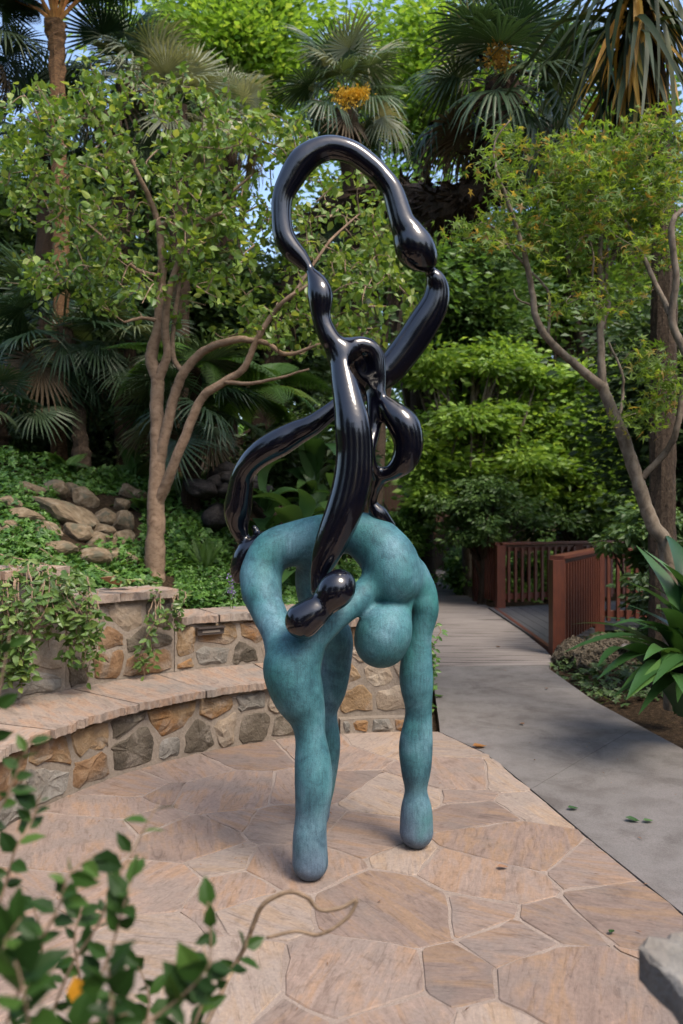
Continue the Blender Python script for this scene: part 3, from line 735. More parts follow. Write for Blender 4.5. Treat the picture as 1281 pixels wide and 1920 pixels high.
# ------------------------------------------------------------------ trees with traced limbs
def grow_tree(root, limbs, trunk_mat, centers, leaf_tpl, leaf_mat, leaf_size, per, twig_r=.004, spread=.09, parts=0, up=.6, twigmat=None):
    """limbs: list of (rows(px,py,Y,r_m)); twigs join each leaf-cluster centre to the nearest limb or twig"""
    nodes = []
    org = np.array(root.location)
    for i, (nm, rows) in enumerate(limbs):
        r = cr(rows, 7); pts = np.array([P(a, b, Y) for a, b, Y, _ in r])
        pts += np.cumsum(RNG.normal(size=pts.shape), 0) * .002
        mb = tube(MB(), pts, r[:, 3] * (1 + .025 * RNG.normal(size=len(r))), 10 if i < 4 else 7, .02)
        mb.build(nm, trunk_mat, root, smooth=True)
        if i: nodes.append(pts)
    nodes = np.vstack(nodes)
    tw = MB(); LP, LD, LN, LS = [], [], [], []
    cen = np.asarray(centers); d0 = np.array([np.min(np.linalg.norm(nodes - c, axis=1)) for c in cen])
    for c in cen[np.argsort(d0)]:
        d = np.linalg.norm(nodes - c, axis=1); j = int(np.argmin(d)); a = nodes[j]; L = d[j]
        mid = (a + c) / 2 + RNG.normal(size=3) * L * .14; mid[2] += .05 * L
        pts = cr(np.array([a, mid, c]), 4)
        rr = np.linspace(twig_r * (1 + min(L, 1.2) * 1.6), twig_r * .5, len(pts))
        tube(tw, pts, rr, 4, 0, False); nodes = np.vstack([nodes, pts[2:]])
        td = norm(pts[-1] - pts[-3])
        for k in range(per):
            t = RNG.uniform(.45, 1.05); p = pts[min(int(t * (len(pts) - 1)), len(pts) - 1)] + RNG.normal(size=3) * spread * .5
            od = norm(td * .8 + RNG.normal(size=3) * .8 + np.array([0, 0, -.1]))
            LP.append(p); LD.append(od); LN.append(norm(np.array([0, -.2, up]) + RNG.normal(size=3) * .75)); LS.append(leaf_size * RNG.uniform(.6, 1.2))
    tw.build('twigs', twigmat or trunk_mat, root)['kind'] = 'stuff'
    LP, LD, LN, LS = map(np.array, (LP, LD, LN, LS))
    order = np.argsort(LP[:, 1] - LS * 8)
    if parts:
        me = MB().add(*leaf_tpl).mesh('leaf', leaf_mat[1])
        for i in order[:parts]:
            link('leaf', me, root, Matrix.Translation(tuple(-org)) @ frame(LD[i], LN[i], LP[i], LS[i]))
    rest = order[parts:]
    mb = MB(); addleaves(mb, leaf_tpl, LP[rest], LD[rest], LN[rest], LS[rest])
    o = mb.build('crown', leaf_mat[0], root); o['kind'] = 'stuff'
    return o

def blobs(spec, n, Yc, dY):
    """cluster centres drawn from pixel ellipses (cx,cy,rx,ry[,Y])"""
    ar = np.array([b[2] * b[3] for b in spec], float); out = []
    for b, k in zip(spec, np.maximum(1, (ar / ar.sum() * n).astype(int))):
        for _ in range(k):
            a = RNG.uniform(0, 2 * math.pi); r = math.sqrt(RNG.uniform(0, 1))
            Yb = b[4] if len(b) > 4 else Yc
            out.append(P(b[0] + b[2] * r * math.cos(a), b[1] + b[3] * r * math.sin(a), Yb + RNG.uniform(-dY, dY) * math.sqrt(1 - r * r * .8)))
    return np.array(out)

TY = 6.5
base = onground(290, TY)
M['leaf_tree_o'] = leafmat('small_tree_near_leaf', (.055, .115, .018), (.155, .235, .038), (.25, .29, .07), .4, .38, perobj=True)
t1 = empty('small_tree', base, 'small multi-stemmed tree with tan bark and oval leaves rising behind the stone wall', 'tree')
limbs = [('trunk', [(288,1120,TY,.09),(289,1062,TY,.085),(291,1000,TY,.077),(293,940,TY,.07),(297,850,TY,.062),(296,760,TY,.056),(297,712,TY,.054),(284,668,TY,.05),(297,615,TY,.042),(301,560,TY+.05,.038),(303,500,TY+.1,.034),(300,430,TY+.1,.03)]),
 ('limb', [(298,708,TY,.045),(314,668,TY-.05,.035),(311,620,TY-.1,.032),(317,555,TY-.15,.028),(338,490,TY-.2,.024),(365,430,TY-.3,.02),(420,400,TY-.4,.014)]),
 ('limb', [(299,865,TY,.05),(314,800,TY-.05,.043),(332,730,TY-.1,.04),(345,700,TY-.15,.038),(375,662,TY-.2,.034),(420,640,TY-.3,.03),(458,634,TY-.35,.026),(500,640,TY-.4,.02),(535,660,TY-.45,.016),(600,640,TY-.5,.01)]),
 ('limb', [(296,945,TY,.05),(322,880,TY-.1,.042),(345,822,TY-.15,.04),(375,748,TY-.2,.036),(415,718,TY-.25,.032),(455,690,TY-.3,.028),(480,642,TY-.35,.025),(510,598,TY-.4,.02),(545,560,TY-.5,.015),(610,520,TY-.5,.01)]),
 ('limb', [(300,430,TY+.1,.03),(290,395,TY+.1,.026),(268,345,TY,.02),(235,282,TY-.1,.015),(195,250,TY-.2,.01)]),
 ('limb', [(300,432,TY+.1,.028),(325,410,TY,.024),(370,408,TY-.1,.018),(420,370,TY-.2,.013),(470,330,TY-.2,.009)]),
 ('limb', [(345,700,TY-.1,.024),(322,662,TY+.1,.022),(330,560,TY+.2,.018),(350,440,TY+.2,.014),(330,330,TY+.2,.01)]),
 ('limb', [(415,716,TY-.25,.018),(460,722,TY-.35,.015),(510,714,TY-.4,.012),(580,692,TY-.5,.008)]),
 ('limb', [(296,600,TY,.018),(262,597,TY-.1,.014),(232,603,TY-.2,.01)]),
 ('limb', [(302,520,TY,.02),(250,500,TY-.1,.016),(180,430,TY-.2,.012),(110,380,TY-.3,.008)]),
 ('limb', [(545,560,TY-.5,.013),(620,450,TY-.3,.011),(670,400,TY-.2,.007)])]
cen0 = blobs([(300,165,150,45),(110,195,90,50),(455,205,70,40),(30,250,50,60),(200,130,60,30)], 46, TY, .7)
cen = blobs([(110,330,140,130),(290,240,190,80),(280,390,190,110),(450,330,150,120),(440,480,130,90),(630,420,110,110),(680,560,110,90),
             (120,520,120,70),(280,540,120,70),(560,600,110,70),(60,240,80,90),(520,270,70,80),(470,590,90,50),(600,610,90,50),(700,470,60,90)], 680, TY, 1.0); cen = np.vstack([cen, cen0])
grow_tree(t1, limbs, M['bark'], cen, OVALW, (M['leaf_tree'], M['leaf_tree_o']), .074, 12, .005, .075, 300, .6, M['twig'])

# ------------------------------------------------------------------ maple
MY = 5.6
mp = empty('maple_tree', onground(1262, MY), 'slender maple with grey-brown limbs and yellow-green lobed leaves right of the path', 'tree')
M['leaf_maple_o'] = leafmat('near_maple_leaf', (.07, .135, .02), (.15, .225, .035), (.26, .17, .05), .5, .5, perobj=True)
limbs = [('trunk', [(1262,1330,MY,.085),(1262,1150,MY,.08),(1252,1030,MY,.07),(1228,985,MY,.06),(1205,920,MY,.058),(1180,845,MY,.055),(1150,770,MY,.05),(1128,722,MY,.048)]),
 ('limb', [(1130,725,MY,.046),(1090,690,MY-.05,.036),(1040,645,MY-.1,.033),(1012,600,MY-.15,.03),(1003,545,MY-.15,.027),(990,490,MY-.2,.024),(972,430,MY-.2,.02),(952,370,MY-.25,.017),(935,320,MY-.3,.012),(933,265,MY-.3,.008),(960,225,MY-.3,.005)]),
 ('limb', [(1130,725,MY,.04),(1128,660,MY,.032),(1128,610,MY+.05,.03),(1141,570,MY+.05,.03),(1128,520,MY+.1,.026),(1127,450,MY+.1,.02),(1135,380,MY+.1,.014),(1120,320,MY,.008)]),
 ('limb', [(1205,895,MY,.03),(1250,850,MY-.1,.028),(1275,800,MY-.2,.026),(1290,700,MY-.2,.024)]),
 ('limb', [(1290,700,MY-.2,.035),(1282,660,MY-.3,.034),(1255,590,MY-.3,.032),(1262,520,MY-.35,.028),(1255,430,MY-.4,.026),(1268,400,MY-.4,.022),(1300,380,MY-.4,.018)]),
 ('limb', [(1255,590,MY-.3,.024),(1235,540,MY-.2,.022),(1205,470,MY-.1,.02),(1180,420,MY,.016),(1130,380,MY,.01),(1060,320,MY-.2,.006)]),
 ('limb', [(1028,630,MY,.014),(1030,560,MY+.1,.014),(1015,530,MY+.1,.012),(960,470,MY+.1,.01),(930,430,MY+.1,.009),(905,420,MY,.006)]),
 ('limb', [(1004,575,MY-.1,.01),(970,560,MY-.2,.008),(960,540,MY-.2,.006)]),
 ('limb', [(1122,600,MY,.012),(1112,540,MY-.1,.01),(1112,470,MY-.1,.008),(1080,400,MY-.2,.006)]),
 ('limb', [(1160,790,MY,.016),(1168,740,MY+.1,.014),(1165,700,MY+.1,.012),(1140,640,MY+.2,.01)])]
cen = np.vstack([blobs([(1000,320,110,50),(1130,300,120,60),(1240,290,80,60),(1060,400,110,50),(1190,400,90,60),(930,440,90,30),(1220,480,80,50),(1090,480,80,30),(1000,270,80,25),(1230,230,60,30),(900,430,60,25),(1150,350,120,70)], 300, MY, .55),
                 blobs([(1230,670,75,26),(1180,780,60,20),(1250,740,50,30),(1120,560,80,25)], 50, MY - .2, .3)])
limbs = [(n_, [(a_, b_, c_, d_ * .8) for a_, b_, c_, d_ in r_]) for n_, r_ in limbs]
grow_tree(mp, limbs, M['maplebark'], cen, MAPLE, (M['leaf_maple'], M['leaf_maple_o']), .06, 13, .0022, .1, 300, 1.2, M['maplebark'])

# ------------------------------------------------------------------ background trees and shrubs
def crown_tree(name, label, cat, px, py, Y, rx, ry, n, ls, mat, tpl=RHOMB, nb=40, trunk=True, group=None, bmat='darkbark', flat=.6, depth=.8, br=.3, up=.6, bumpy=0.0, subs=None):
    c = P(px, py, Y); RX, RZ = rx / F * Y, ry / F * Y; RY = RX * depth
    base = np.array([c[0], Y, float(terrain(c[0], Y))])
    root = empty(name, base, label, cat, group)
    u = norm(RNG.normal(size=(nb, 3))) * (RNG.uniform(.15, 1, (nb, 1)) ** .5)
    bc = c + u * np.array([RX, RY, RZ]) * (.82 + bumpy * RNG.normal(size=(nb, 1)) * .5)
    if subs: bc = blobs(subs, nb, Y, RY * .8); nb = len(bc)
    if trunk:
        mb = MB(); top = c + np.array([0, 0, RZ * .2])
        pts = cr(np.array([base - [0, 0, .2], base * .6 + top * .4 + RNG.normal(size=3) * .08 * RX, top]), 6)
        r0 = .035 * (top[2] - base[2]) ** .9 + .03
        tube(mb, pts, np.linspace(r0, r0 * .35, len(pts)), 8, .04); mb.build('trunk', M[bmat], root, smooth=True)
        mb = MB()
        for b in bc[:nb // 2]:
            k = RNG.integers(4, len(pts)); a = pts[k]; md = (a + b) / 2 + RNG.normal(size=3) * .08 * RX
            pp = cr(np.array([a, md, b]), 4); tube(mb, pp, np.linspace(r0 * .35, r0 * .07, len(pp)), 5, 0, False)
        mb.build('limbs', M[bmat], root)
    k = RNG.integers(0, nb, n); sg_ = RNG.uniform(.45, 1.6, nb)[k][:, None]; g3 = RNG.normal(size=(n, 3)) * np.array([1, 1, flat]) * min(RX, RZ) * br * sg_
    pos = bc[k] + g3
    dr = norm(g3 * np.array([1, 1, .5]) + RNG.normal(size=(n, 3)) * .3 * min(RX, RZ) * br + np.array([0, 0, -.05]))
    nr = norm(np.array([0, -.2, up]) + RNG.normal(size=(n, 3)) * .6)
    gz = terrain(pos[:, 0], pos[:, 1]); ok = pos[:, 2] > gz + .02
    if not ok.any(): print('EMPTY', label); return root
    mb = MB(); addleaves(mb, tpl, pos[ok], dr[ok], nr[ok], ls * RNG.uniform(.6, 1.25, n)[ok])
    o = mb.build('crown', M[mat], root); o['kind'] = 'stuff'
    return root

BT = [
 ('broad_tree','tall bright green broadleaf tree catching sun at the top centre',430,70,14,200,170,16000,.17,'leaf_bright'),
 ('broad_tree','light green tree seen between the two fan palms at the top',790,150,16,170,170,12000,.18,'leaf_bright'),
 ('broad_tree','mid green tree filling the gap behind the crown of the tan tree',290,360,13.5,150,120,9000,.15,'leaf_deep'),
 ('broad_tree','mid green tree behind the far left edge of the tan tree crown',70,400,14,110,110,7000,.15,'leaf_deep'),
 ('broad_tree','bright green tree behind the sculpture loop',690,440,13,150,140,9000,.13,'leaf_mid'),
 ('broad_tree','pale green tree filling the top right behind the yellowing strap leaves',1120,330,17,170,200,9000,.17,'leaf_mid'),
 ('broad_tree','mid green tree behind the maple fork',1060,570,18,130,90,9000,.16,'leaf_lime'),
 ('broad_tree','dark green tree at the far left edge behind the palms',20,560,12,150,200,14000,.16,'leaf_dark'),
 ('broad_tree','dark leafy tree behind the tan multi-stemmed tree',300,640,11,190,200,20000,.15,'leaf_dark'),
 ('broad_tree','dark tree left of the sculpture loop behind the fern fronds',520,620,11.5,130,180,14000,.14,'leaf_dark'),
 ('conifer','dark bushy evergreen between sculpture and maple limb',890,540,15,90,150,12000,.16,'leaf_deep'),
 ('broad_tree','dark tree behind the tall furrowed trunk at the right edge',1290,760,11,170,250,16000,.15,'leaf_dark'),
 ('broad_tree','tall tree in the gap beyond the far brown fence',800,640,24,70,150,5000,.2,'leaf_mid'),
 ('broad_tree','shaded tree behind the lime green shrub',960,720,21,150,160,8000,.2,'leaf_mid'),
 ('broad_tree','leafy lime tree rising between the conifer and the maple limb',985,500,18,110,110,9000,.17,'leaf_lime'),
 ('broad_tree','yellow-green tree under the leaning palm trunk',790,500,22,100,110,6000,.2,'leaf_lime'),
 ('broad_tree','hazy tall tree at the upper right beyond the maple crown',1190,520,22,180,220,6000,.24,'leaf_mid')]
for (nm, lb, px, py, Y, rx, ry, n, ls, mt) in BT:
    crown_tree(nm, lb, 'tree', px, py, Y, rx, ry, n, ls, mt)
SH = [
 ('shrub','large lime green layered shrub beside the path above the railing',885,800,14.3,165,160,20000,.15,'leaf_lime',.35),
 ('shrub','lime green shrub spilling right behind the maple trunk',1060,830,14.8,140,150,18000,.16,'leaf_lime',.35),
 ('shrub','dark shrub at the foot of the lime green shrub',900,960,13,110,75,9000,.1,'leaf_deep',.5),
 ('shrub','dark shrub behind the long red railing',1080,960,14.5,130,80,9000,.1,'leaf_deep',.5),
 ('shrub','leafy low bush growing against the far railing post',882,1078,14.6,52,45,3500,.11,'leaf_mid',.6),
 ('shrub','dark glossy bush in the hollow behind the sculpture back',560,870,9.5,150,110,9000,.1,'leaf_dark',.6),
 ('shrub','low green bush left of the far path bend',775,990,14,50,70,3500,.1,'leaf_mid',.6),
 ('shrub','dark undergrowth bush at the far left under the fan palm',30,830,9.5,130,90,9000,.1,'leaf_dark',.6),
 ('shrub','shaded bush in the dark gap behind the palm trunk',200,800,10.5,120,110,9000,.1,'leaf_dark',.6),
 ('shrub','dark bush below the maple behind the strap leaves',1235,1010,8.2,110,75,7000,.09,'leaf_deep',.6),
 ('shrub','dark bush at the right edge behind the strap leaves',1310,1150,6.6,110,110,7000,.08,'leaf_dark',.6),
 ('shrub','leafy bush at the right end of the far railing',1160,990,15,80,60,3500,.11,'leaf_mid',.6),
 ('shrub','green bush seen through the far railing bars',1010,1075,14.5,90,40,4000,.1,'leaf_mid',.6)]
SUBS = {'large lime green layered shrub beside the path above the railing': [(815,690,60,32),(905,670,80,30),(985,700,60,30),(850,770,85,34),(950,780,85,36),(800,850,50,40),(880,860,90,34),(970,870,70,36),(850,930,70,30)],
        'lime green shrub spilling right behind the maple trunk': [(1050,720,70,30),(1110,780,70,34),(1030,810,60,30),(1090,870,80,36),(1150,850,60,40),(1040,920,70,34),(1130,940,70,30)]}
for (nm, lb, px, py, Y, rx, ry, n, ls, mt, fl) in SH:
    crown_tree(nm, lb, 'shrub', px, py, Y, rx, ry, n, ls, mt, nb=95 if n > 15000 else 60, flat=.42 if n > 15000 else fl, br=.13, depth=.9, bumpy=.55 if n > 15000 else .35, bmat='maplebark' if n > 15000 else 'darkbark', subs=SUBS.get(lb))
# far wooded hillside closing the view
mb = MB(); n = 60000
x = RNG.uniform(-34, 34, n); y = RNG.uniform(27, 34, n); z = terrain(x, y) + RNG.uniform(0, 1, n) ** 1.2 * (7 + 2.5 * np.sin(x * .5) + 1.5 * np.sin(x * 1.3 + 1))
pos = np.stack([x, y, z], -1)
addleaves(mb, RHOMB, pos, norm(RNG.normal(size=(n, 3))), norm(np.array([0, -.3, .7]) + RNG.normal(size=(n, 3)) * .5), RNG.uniform(.25, .5, n))
tag(mb.build('far_woods', M['leaf_mid']), 'hazy mass of woodland closing the view far beyond the path', 'woods', None, 'stuff')

# garden trees around the viewpoint, mirrored in the glossy black figure
def around(lb, x, y, h, r, n):
    root = empty('broad_tree', (x, y, -.05), lb, 'tree')
    tube(MB(), np.array([[x, y, -.2], [x + .1, y, h * .4], [x, y + .1, h * .75]]), [.2, .15, .07], 8, .05).build('trunk', M['darkbark'], root, smooth=True)
    nb = 40; u = norm(RNG.normal(size=(nb, 3))) * RNG.uniform(.3, 1, (nb, 1)); bc = np.array([x, y, h * .55]) + u * np.array([r, r, h * .5])
    pos = bc[RNG.integers(0, nb, n)] + RNG.normal(size=(n, 3)) * r * .24; pos = pos[pos[:, 2] > .1]; k = len(pos)
    mb = MB(); addleaves(mb, RHOMB, pos, norm(RNG.normal(size=(k, 3))), norm(np.array([0, 0, .7]) + RNG.normal(size=(k, 3)) * .5), .17 * RNG.uniform(.6, 1.25, k))
    mb.build('crown', M['leaf_dark'], root)['kind'] = 'stuff'
for a_ in (('dark tree behind the viewpoint on its left', -5.5, -4.5, 5.4, 2.8, 22000), ('dark tree straight behind the viewpoint', -.6, -7, 5, 3.4, 24000), ('dark tree behind the viewpoint on its right', 5.2, -5.5, 4.8, 2.6, 18000),
           ('dark tree left of the patio outside the picture', -7.5, 1.2, 5.5, 2.7, 20000), ('dark tree across the path outside the picture', 7.4, -.3, 4.6, 2.3, 16000), ('dark tree right of the path outside the picture', 7.5, 4.2, 5.2, 2.4, 16000)):
    around(*a_)

# ------------------------------------------------------------------ palms
def fan_mesh(name, mat, R=1.0, pet=1.0, nb=30, span=150, droop=.25, seed=1, width=.05):
    rs = np.random.default_rng(seed); mb = MB()
    tube(mb, np.array([[0, 0, 0], [pet * .5, 0, .04 * pet], [pet, 0, 0]]), [.016, .012, .009], 4, 0, False)
    for i in range(nb):
        a = math.radians(-span + 2 * span * (i + .5) / nb); L = R * (1 - .22 * abs(a) / math.radians(span)) * rs.uniform(.9, 1.06)
        d = np.array([math.cos(a), math.sin(a), 0]); s = np.array([-math.sin(a), math.cos(a), 0]); wv = width * R
        dr = droop * rs.uniform(.6, 1.5)
        v = []
        for t, ww, zz in ((.02, .12, 0), (.45, 1, 0), (.75, .7, 0), (1.0, .0, 0)):
            c = np.array([pet, 0, 0]) + d * L * t * (1 - .1 * dr * t * t); c[2] += .06 * R * math.sin(i * 12.9) * t - dr * R * t ** 2.6
            v += [c + s * wv * ww * .5, c + np.array([0, 0, .016 * R * ww]), c - s * wv * ww * .5]
        f = []
        for k in range(3):
            b = k * 3; f += [(b, b + 1, b + 4, b + 3), (b + 1, b + 2, b + 5, b + 4)]
        mb.add(np.array(v), f)
    return mb.mesh(name, mat)
FAN = {}
for key, mat in (('g', 'frond'), ('d', 'frond_dark'), ('p', 'frond_pale'), ('x', 'frond_dead')):
    FAN[key] = [fan_mesh('frond', M[mat], 1, .9, 30, 118, .18, 1), fan_mesh('frond', M[mat], 1, .9, 34, 135, .35, 2), fan_mesh('frond', M[mat], 1, .9, 26, 95, .5, 3)]
def fan_palm(label, px, py, Y, size, n, keys, trunk_px=None, r=.11, elev=(-55, 85), flowers=None, azr=(0, 360), name='fan_palm', fib='fibre', bend=.9):
    c = P(px, py, Y)
    base = np.array([c[0], Y, float(terrain(c[0], Y))]) if trunk_px is None else P(*trunk_px[0][:3])
    root = empty(name, base, label, 'palm', 'fan palms among the trees')
    if trunk_px is None: pts = cr(np.array([base - [0, 0, .1], base * .5 + c * .5 + RNG.normal(size=3) * .05, c]), 8)
    else: pts = cr(np.array([P(*t) for t in trunk_px]), 8)
    tube(MB(), pts, r * (1 + .1 * RNG.normal(size=len(pts))), 10, .09).build('trunk', M[fib], root, smooth=False)
    if r > .15 and trunk_px is not None:
        k_ = 1500; ii = RNG.integers(0, len(pts), k_); od = norm(RNG.normal(size=(k_, 3)))
        fb = MB(); addleaves(fb, RHOMBN, pts[ii] + od * r * .85 + RNG.normal(size=(k_, 3)) * .03, norm(od + np.array([0, 0, -.6])), norm(RNG.normal(size=(k_, 3))), RNG.uniform(.08, .24, k_))
        fb.build('trunk_fibres', M[fib], root)['kind'] = 'stuff'
    for i in range(n):
        el = math.radians(elev[0] + (elev[1] - elev[0]) * ((i + .5) / n)); az = math.radians(azr[0] + ((i * 137.5 + RNG.uniform(-15, 15)) % 360) / 360 * (azr[1] - azr[0]))
        d = np.array([math.cos(az) * math.cos(el), math.sin(az) * math.cos(el), math.sin(el)])
        up = norm(np.array([0, 0, 1.0]) * 1.0 - d * .2 + RNG.normal(size=3) * .35)
        s = size * RNG.uniform(.8, 1.12)
        key = keys[i % len(keys)] if el > math.radians(-30) or 'x' not in FAN else random.choice([keys[i % len(keys)], 'x'])
        me = random.choice(FAN[key])
        off = c - base + np.array([0, 0, RNG.uniform(-.25, .05) * size])
        link('frond', me, root, Matrix.Translation(tuple(off)) @ frame(d, up, (0, 0, 0), s))
    if flowers:
        for k in range(flowers[0]):
            p = P(flowers[1] + RNG.normal() * flowers[3], flowers[2] + RNG.normal() * flowers[3] * .5, Y - size * 1.05)
            m_ = 60; g3 = RNG.normal(size=(m_, 3)) * .032
            mb = MB(); addleaves(mb, RHOMB, p + g3, norm(g3), norm(RNG.normal(size=(m_, 3))), .036)
            tube(mb, np.array([c, (p + c) / 2 + [0, 0, .06], p]), [.012, .01, .008], 4, 0, False)
            mb.build('flower_cluster', M[flowers[4]], root)
    return root
fan_palm('grey-green fan palm with bright yellow flower clusters above the sculpture loop', 650, 175, 9.5, .52, 34, 'ggp', None, .12, flowers=(12, 662, 180, 15, 'flower'))
fan_palm('big dark fan palm with a hairy leaning trunk at the upper right', 945, 150, 7.6, .62, 36, 'dgd', [(470, 960, 10.5), (510, 700, 10.4), (590, 430, 10.0), (690, 372, 9.3), (780, 372, 8.6), (850, 392, 8.0), (915, 330, 7.7), (945, 150, 7.6)], .17, flowers=(5, 945, 108, 16, 'flower_o'))
fan_palm('very dark fan palm right of the big leaning palm', 1062, 190, 19, 1.25, 26, 'd', None, .2)
fan_palm('pale spiky fan palm above the small tree, right of the tree fern', 235, 150, 10, .62, 28, 'gpd', None, .12)
fan_palm('pale fan palm half hidden behind the small tree crown', 330, 200, 9.6, .55, 24, 'pgp', None, .12)
fan_palm('dark fan palm at the upper left behind the small tree', 85, 230, 10, .5, 24, 'dgd', None, .12)
fan_palm('small pale fan palm peeking out left of the sculpture loop', 432, 225, 11, .5, 18, 'pp', None, .1)
fan_palm('dark fan palm cut by the top left corner', -50, 50, 9, .5, 20, 'd', None, .12)
fan_palm('fan palm with a patterned trunk in the dark hollow at the left', 120, 610, 8.6, .62, 34, 'dgd', [(156, 880, 8.4), (148, 800, 8.5), (138, 700, 8.6), (120, 610, 8.6)], .085, elev=(-75, 60), fib='darkbark')
fan_palm('low fan palm with wide fronds at the left edge', 0, 760, 8.2, .5, 18, 'gd', None, .08, elev=(-10, 75))
fan_palm('drooping fan palm behind the small tree stem', 350, 750, 7.9, .5, 20, 'gd', None, .07, elev=(-60, 50))
fan_palm('fan palm in shade behind the small tree fork', 245, 640, 8.8, .5, 20, 'gd', None, .07, elev=(-50, 60))
fan_palm('small fan palm glimpsed inside the sculpture loop', 655, 500, 9.8, .45, 18, 'pg', None, .08)
fan_palm('dark fan palm below the big leaning one', 935, 430, 19, .9, 24, 'dx', None, .18)
fan_palm('fan palm behind the maple crown at the right edge', 1175, 400, 19, 1.0, 18, 'd', None, .16)

# tall strap-leaved tree at right edge
yt = empty('strap_leaf_tree', onground(1243, 6.4), 'tall furrowed trunk with a shaggy crown of hanging yellowed strap leaves at the top right', 'tree')
tube(MB(), cr(np.array([P(1243, 1240, 6.4), P(1242, 900, 6.4), P(1245, 500, 6.4), P(1232, 220, 6.4), P(1205, -60, 6.4)]), 10), np.linspace(.11, .085, 41), 14, .06).build('trunk', M['darkbark'], yt, smooth=False)
def strap_mesh(name, mat, n=7, wd=.05, droop=1.0, tipw=.0, rise=.5):
    v = []; f = []
    for i in range(n + 1):
        t = i / n; x = t * (1 - .28 * droop * t); z = rise * t - droop * .9 * t * t
        ww = wd * (.5 + 1.1 * math.sin(min(1, t * 1.1 + .12) * math.pi * .62)) * (1 - t ** 4)
        if i == n: ww = .001
        v += [(x, ww, z + ww * .35), (x, 0, z), (x, -ww, z + ww * .35)]
    for i in range(n):
        b = i * 3; f += [(b, b + 1, b + 4, b + 3), (b + 1, b + 2, b + 5, b + 4)]
    return MB().add(np.array(v), f).mesh(name, mat, True)
YS = [[strap_mesh('strap_leaf', M[m_], 7, .017, d, 0, r) for d, r in ((.9, .5), (1.5, .35), (2.2, .25))] for m_ in ('yucca', 'yucca_y')]
yc = P(1190, -50, 6.4) - np.array(yt.location)
SK = [[strap_mesh('strap_leaf', M[m_], 6, .016, dr_, 0, .06) for dr_ in (.1, .2, .32)] for m_ in ('yucca', 'yucca_y')]
for i in range(300):
    az = RNG.uniform(0, 2 * math.pi); skirt = i % 5 < 3
    el = math.radians(RNG.uniform(-86, -48) if skirt else RNG.uniform(-25, 60))
    d = np.array([math.cos(az) * math.cos(el), math.sin(az) * math.cos(el), math.sin(el)]); yl = skirt and RNG.random() < .45
    o = yc + np.array([0, 0, RNG.uniform(-.7, .05)])
    me = random.choice(SK[1 if yl else 0]) if skirt else random.choice(YS[0])
    up = np.array([math.cos(az), math.sin(az), .1]) if skirt else np.array([0, 0, 1.0])
    link('strap_leaf', me, yt, Matrix.Translation(tuple(o)) @ frame(d, up + RNG.normal(size=3) * .2, (0, 0, 0), RNG.uniform(.7, 1.15)))

# ------------------------------------------------------------------ ferns
def pinnate(name, mat, npair=22, wd=.2, droop=.5, rise=.5, fine=True, seed=1, stalk=.12, taper=.9):
    mb = MB(); rs = np.random.default_rng(seed)
    def pt(t): return np.array([t * (1 - .2 * droop * t), 0, rise * t - droop * t * t])
    ts = np.linspace(0, 1, 12); tube(mb, np.array([pt(t) for t in ts]), np.linspace(.011, .003, 12), 3, 0, False)
    P_, D_, N_, S_ = [], [], [], []
    for i in range(npair):
        t = stalk + (1 - stalk) * (i + .5) / npair; p = pt(t); tg = norm(pt(min(t + .02, 1.02)) - pt(t - .02))
        L = wd * math.sin(math.pi * (.12 + .88 * ((t - stalk) / (1 - stalk)) ** .75)) ** .8
        for s in (-1, 1):
            d = norm(np.array([0, s, 0]) + tg * .45 + np.array([0, 0, -.22])); nn = np.cross(tg, [0, 1, 0]); nn = nn if nn[2] > 0 else -nn
            if not fine: P_.append(p); D_.append(d); N_.append(nn); S_.append(L)
            else:
                m_ = 7
                for k in range(m_):
                    q = p + d * L * (k + .4) / m_; l2 = L * .34 * (1 - .75 * k / m_)
                    for s2 in (-1, 1):
                        P_.append(q); D_.append(norm(norm(np.cross(nn, d)) * s2 + d * .5)); N_.append(nn + rs.normal(size=3) * .1); S_.append(l2)
    addleaves(mb, RHOMB if fine else tpl_rhomb(.16, .1), np.array(P_), np.array(D_), np.array(N_), np.array(S_))
    return mb.mesh(name, mat)
FERN = [pinnate('frond', M['fern'], 22, .24, .55, .35, True, 1), pinnate('frond', M['fern'], 20, .22, .9, .5, True, 2)]
CYC = [pinnate('frond', M['fern'], 30, .17, .5, .7, False, 3, .15), pinnate('frond', M['fern'], 28, .16, .3, .5, False, 4, .15)]
def fern(name, label, base, size, n, meshes, elev=(15, 70), cat='fern', azr=(0, 360)):
    root = empty(name, base, label, cat)
    for i in range(n):
        el = math.radians(RNG.uniform(*elev)); az = math.radians(azr[0] + ((i * 137.5) % 360) / 360 * (azr[1] - azr[0]) + RNG.uniform(-12, 12))
        d = np.array([math.cos(az) * math.cos(el), math.sin(az) * math.cos(el), math.sin(el)])
        link('frond', random.choice(meshes), root, frame(d, np.array([0, 0, 1.0]) + RNG.normal(size=3) * .15, (0, 0, RNG.uniform(-.02, .02)), size * RNG.uniform(.75, 1.1)))
    return root
tf = empty('tree_fern', onground(108, 8.8), 'tall tree fern with a brown trunk and orange stalks at the top left', 'tree fern')
c = P(104, 45, 8.8)
tube(MB(), cr(np.array([np.array(tf.location) - [0, 0, .1], P(115, 500, 8.8), P(108, 150, 8.8), c]), 10), np.concatenate([np.linspace(.09, .085, 24), np.linspace(.085, .12, 7)]), 10, .12).build('trunk', M['fernbark'], tf)
OF = [pinnate('frond', M['leaf_fore'], 26, .3, .35, .45, True, 5, .25)]
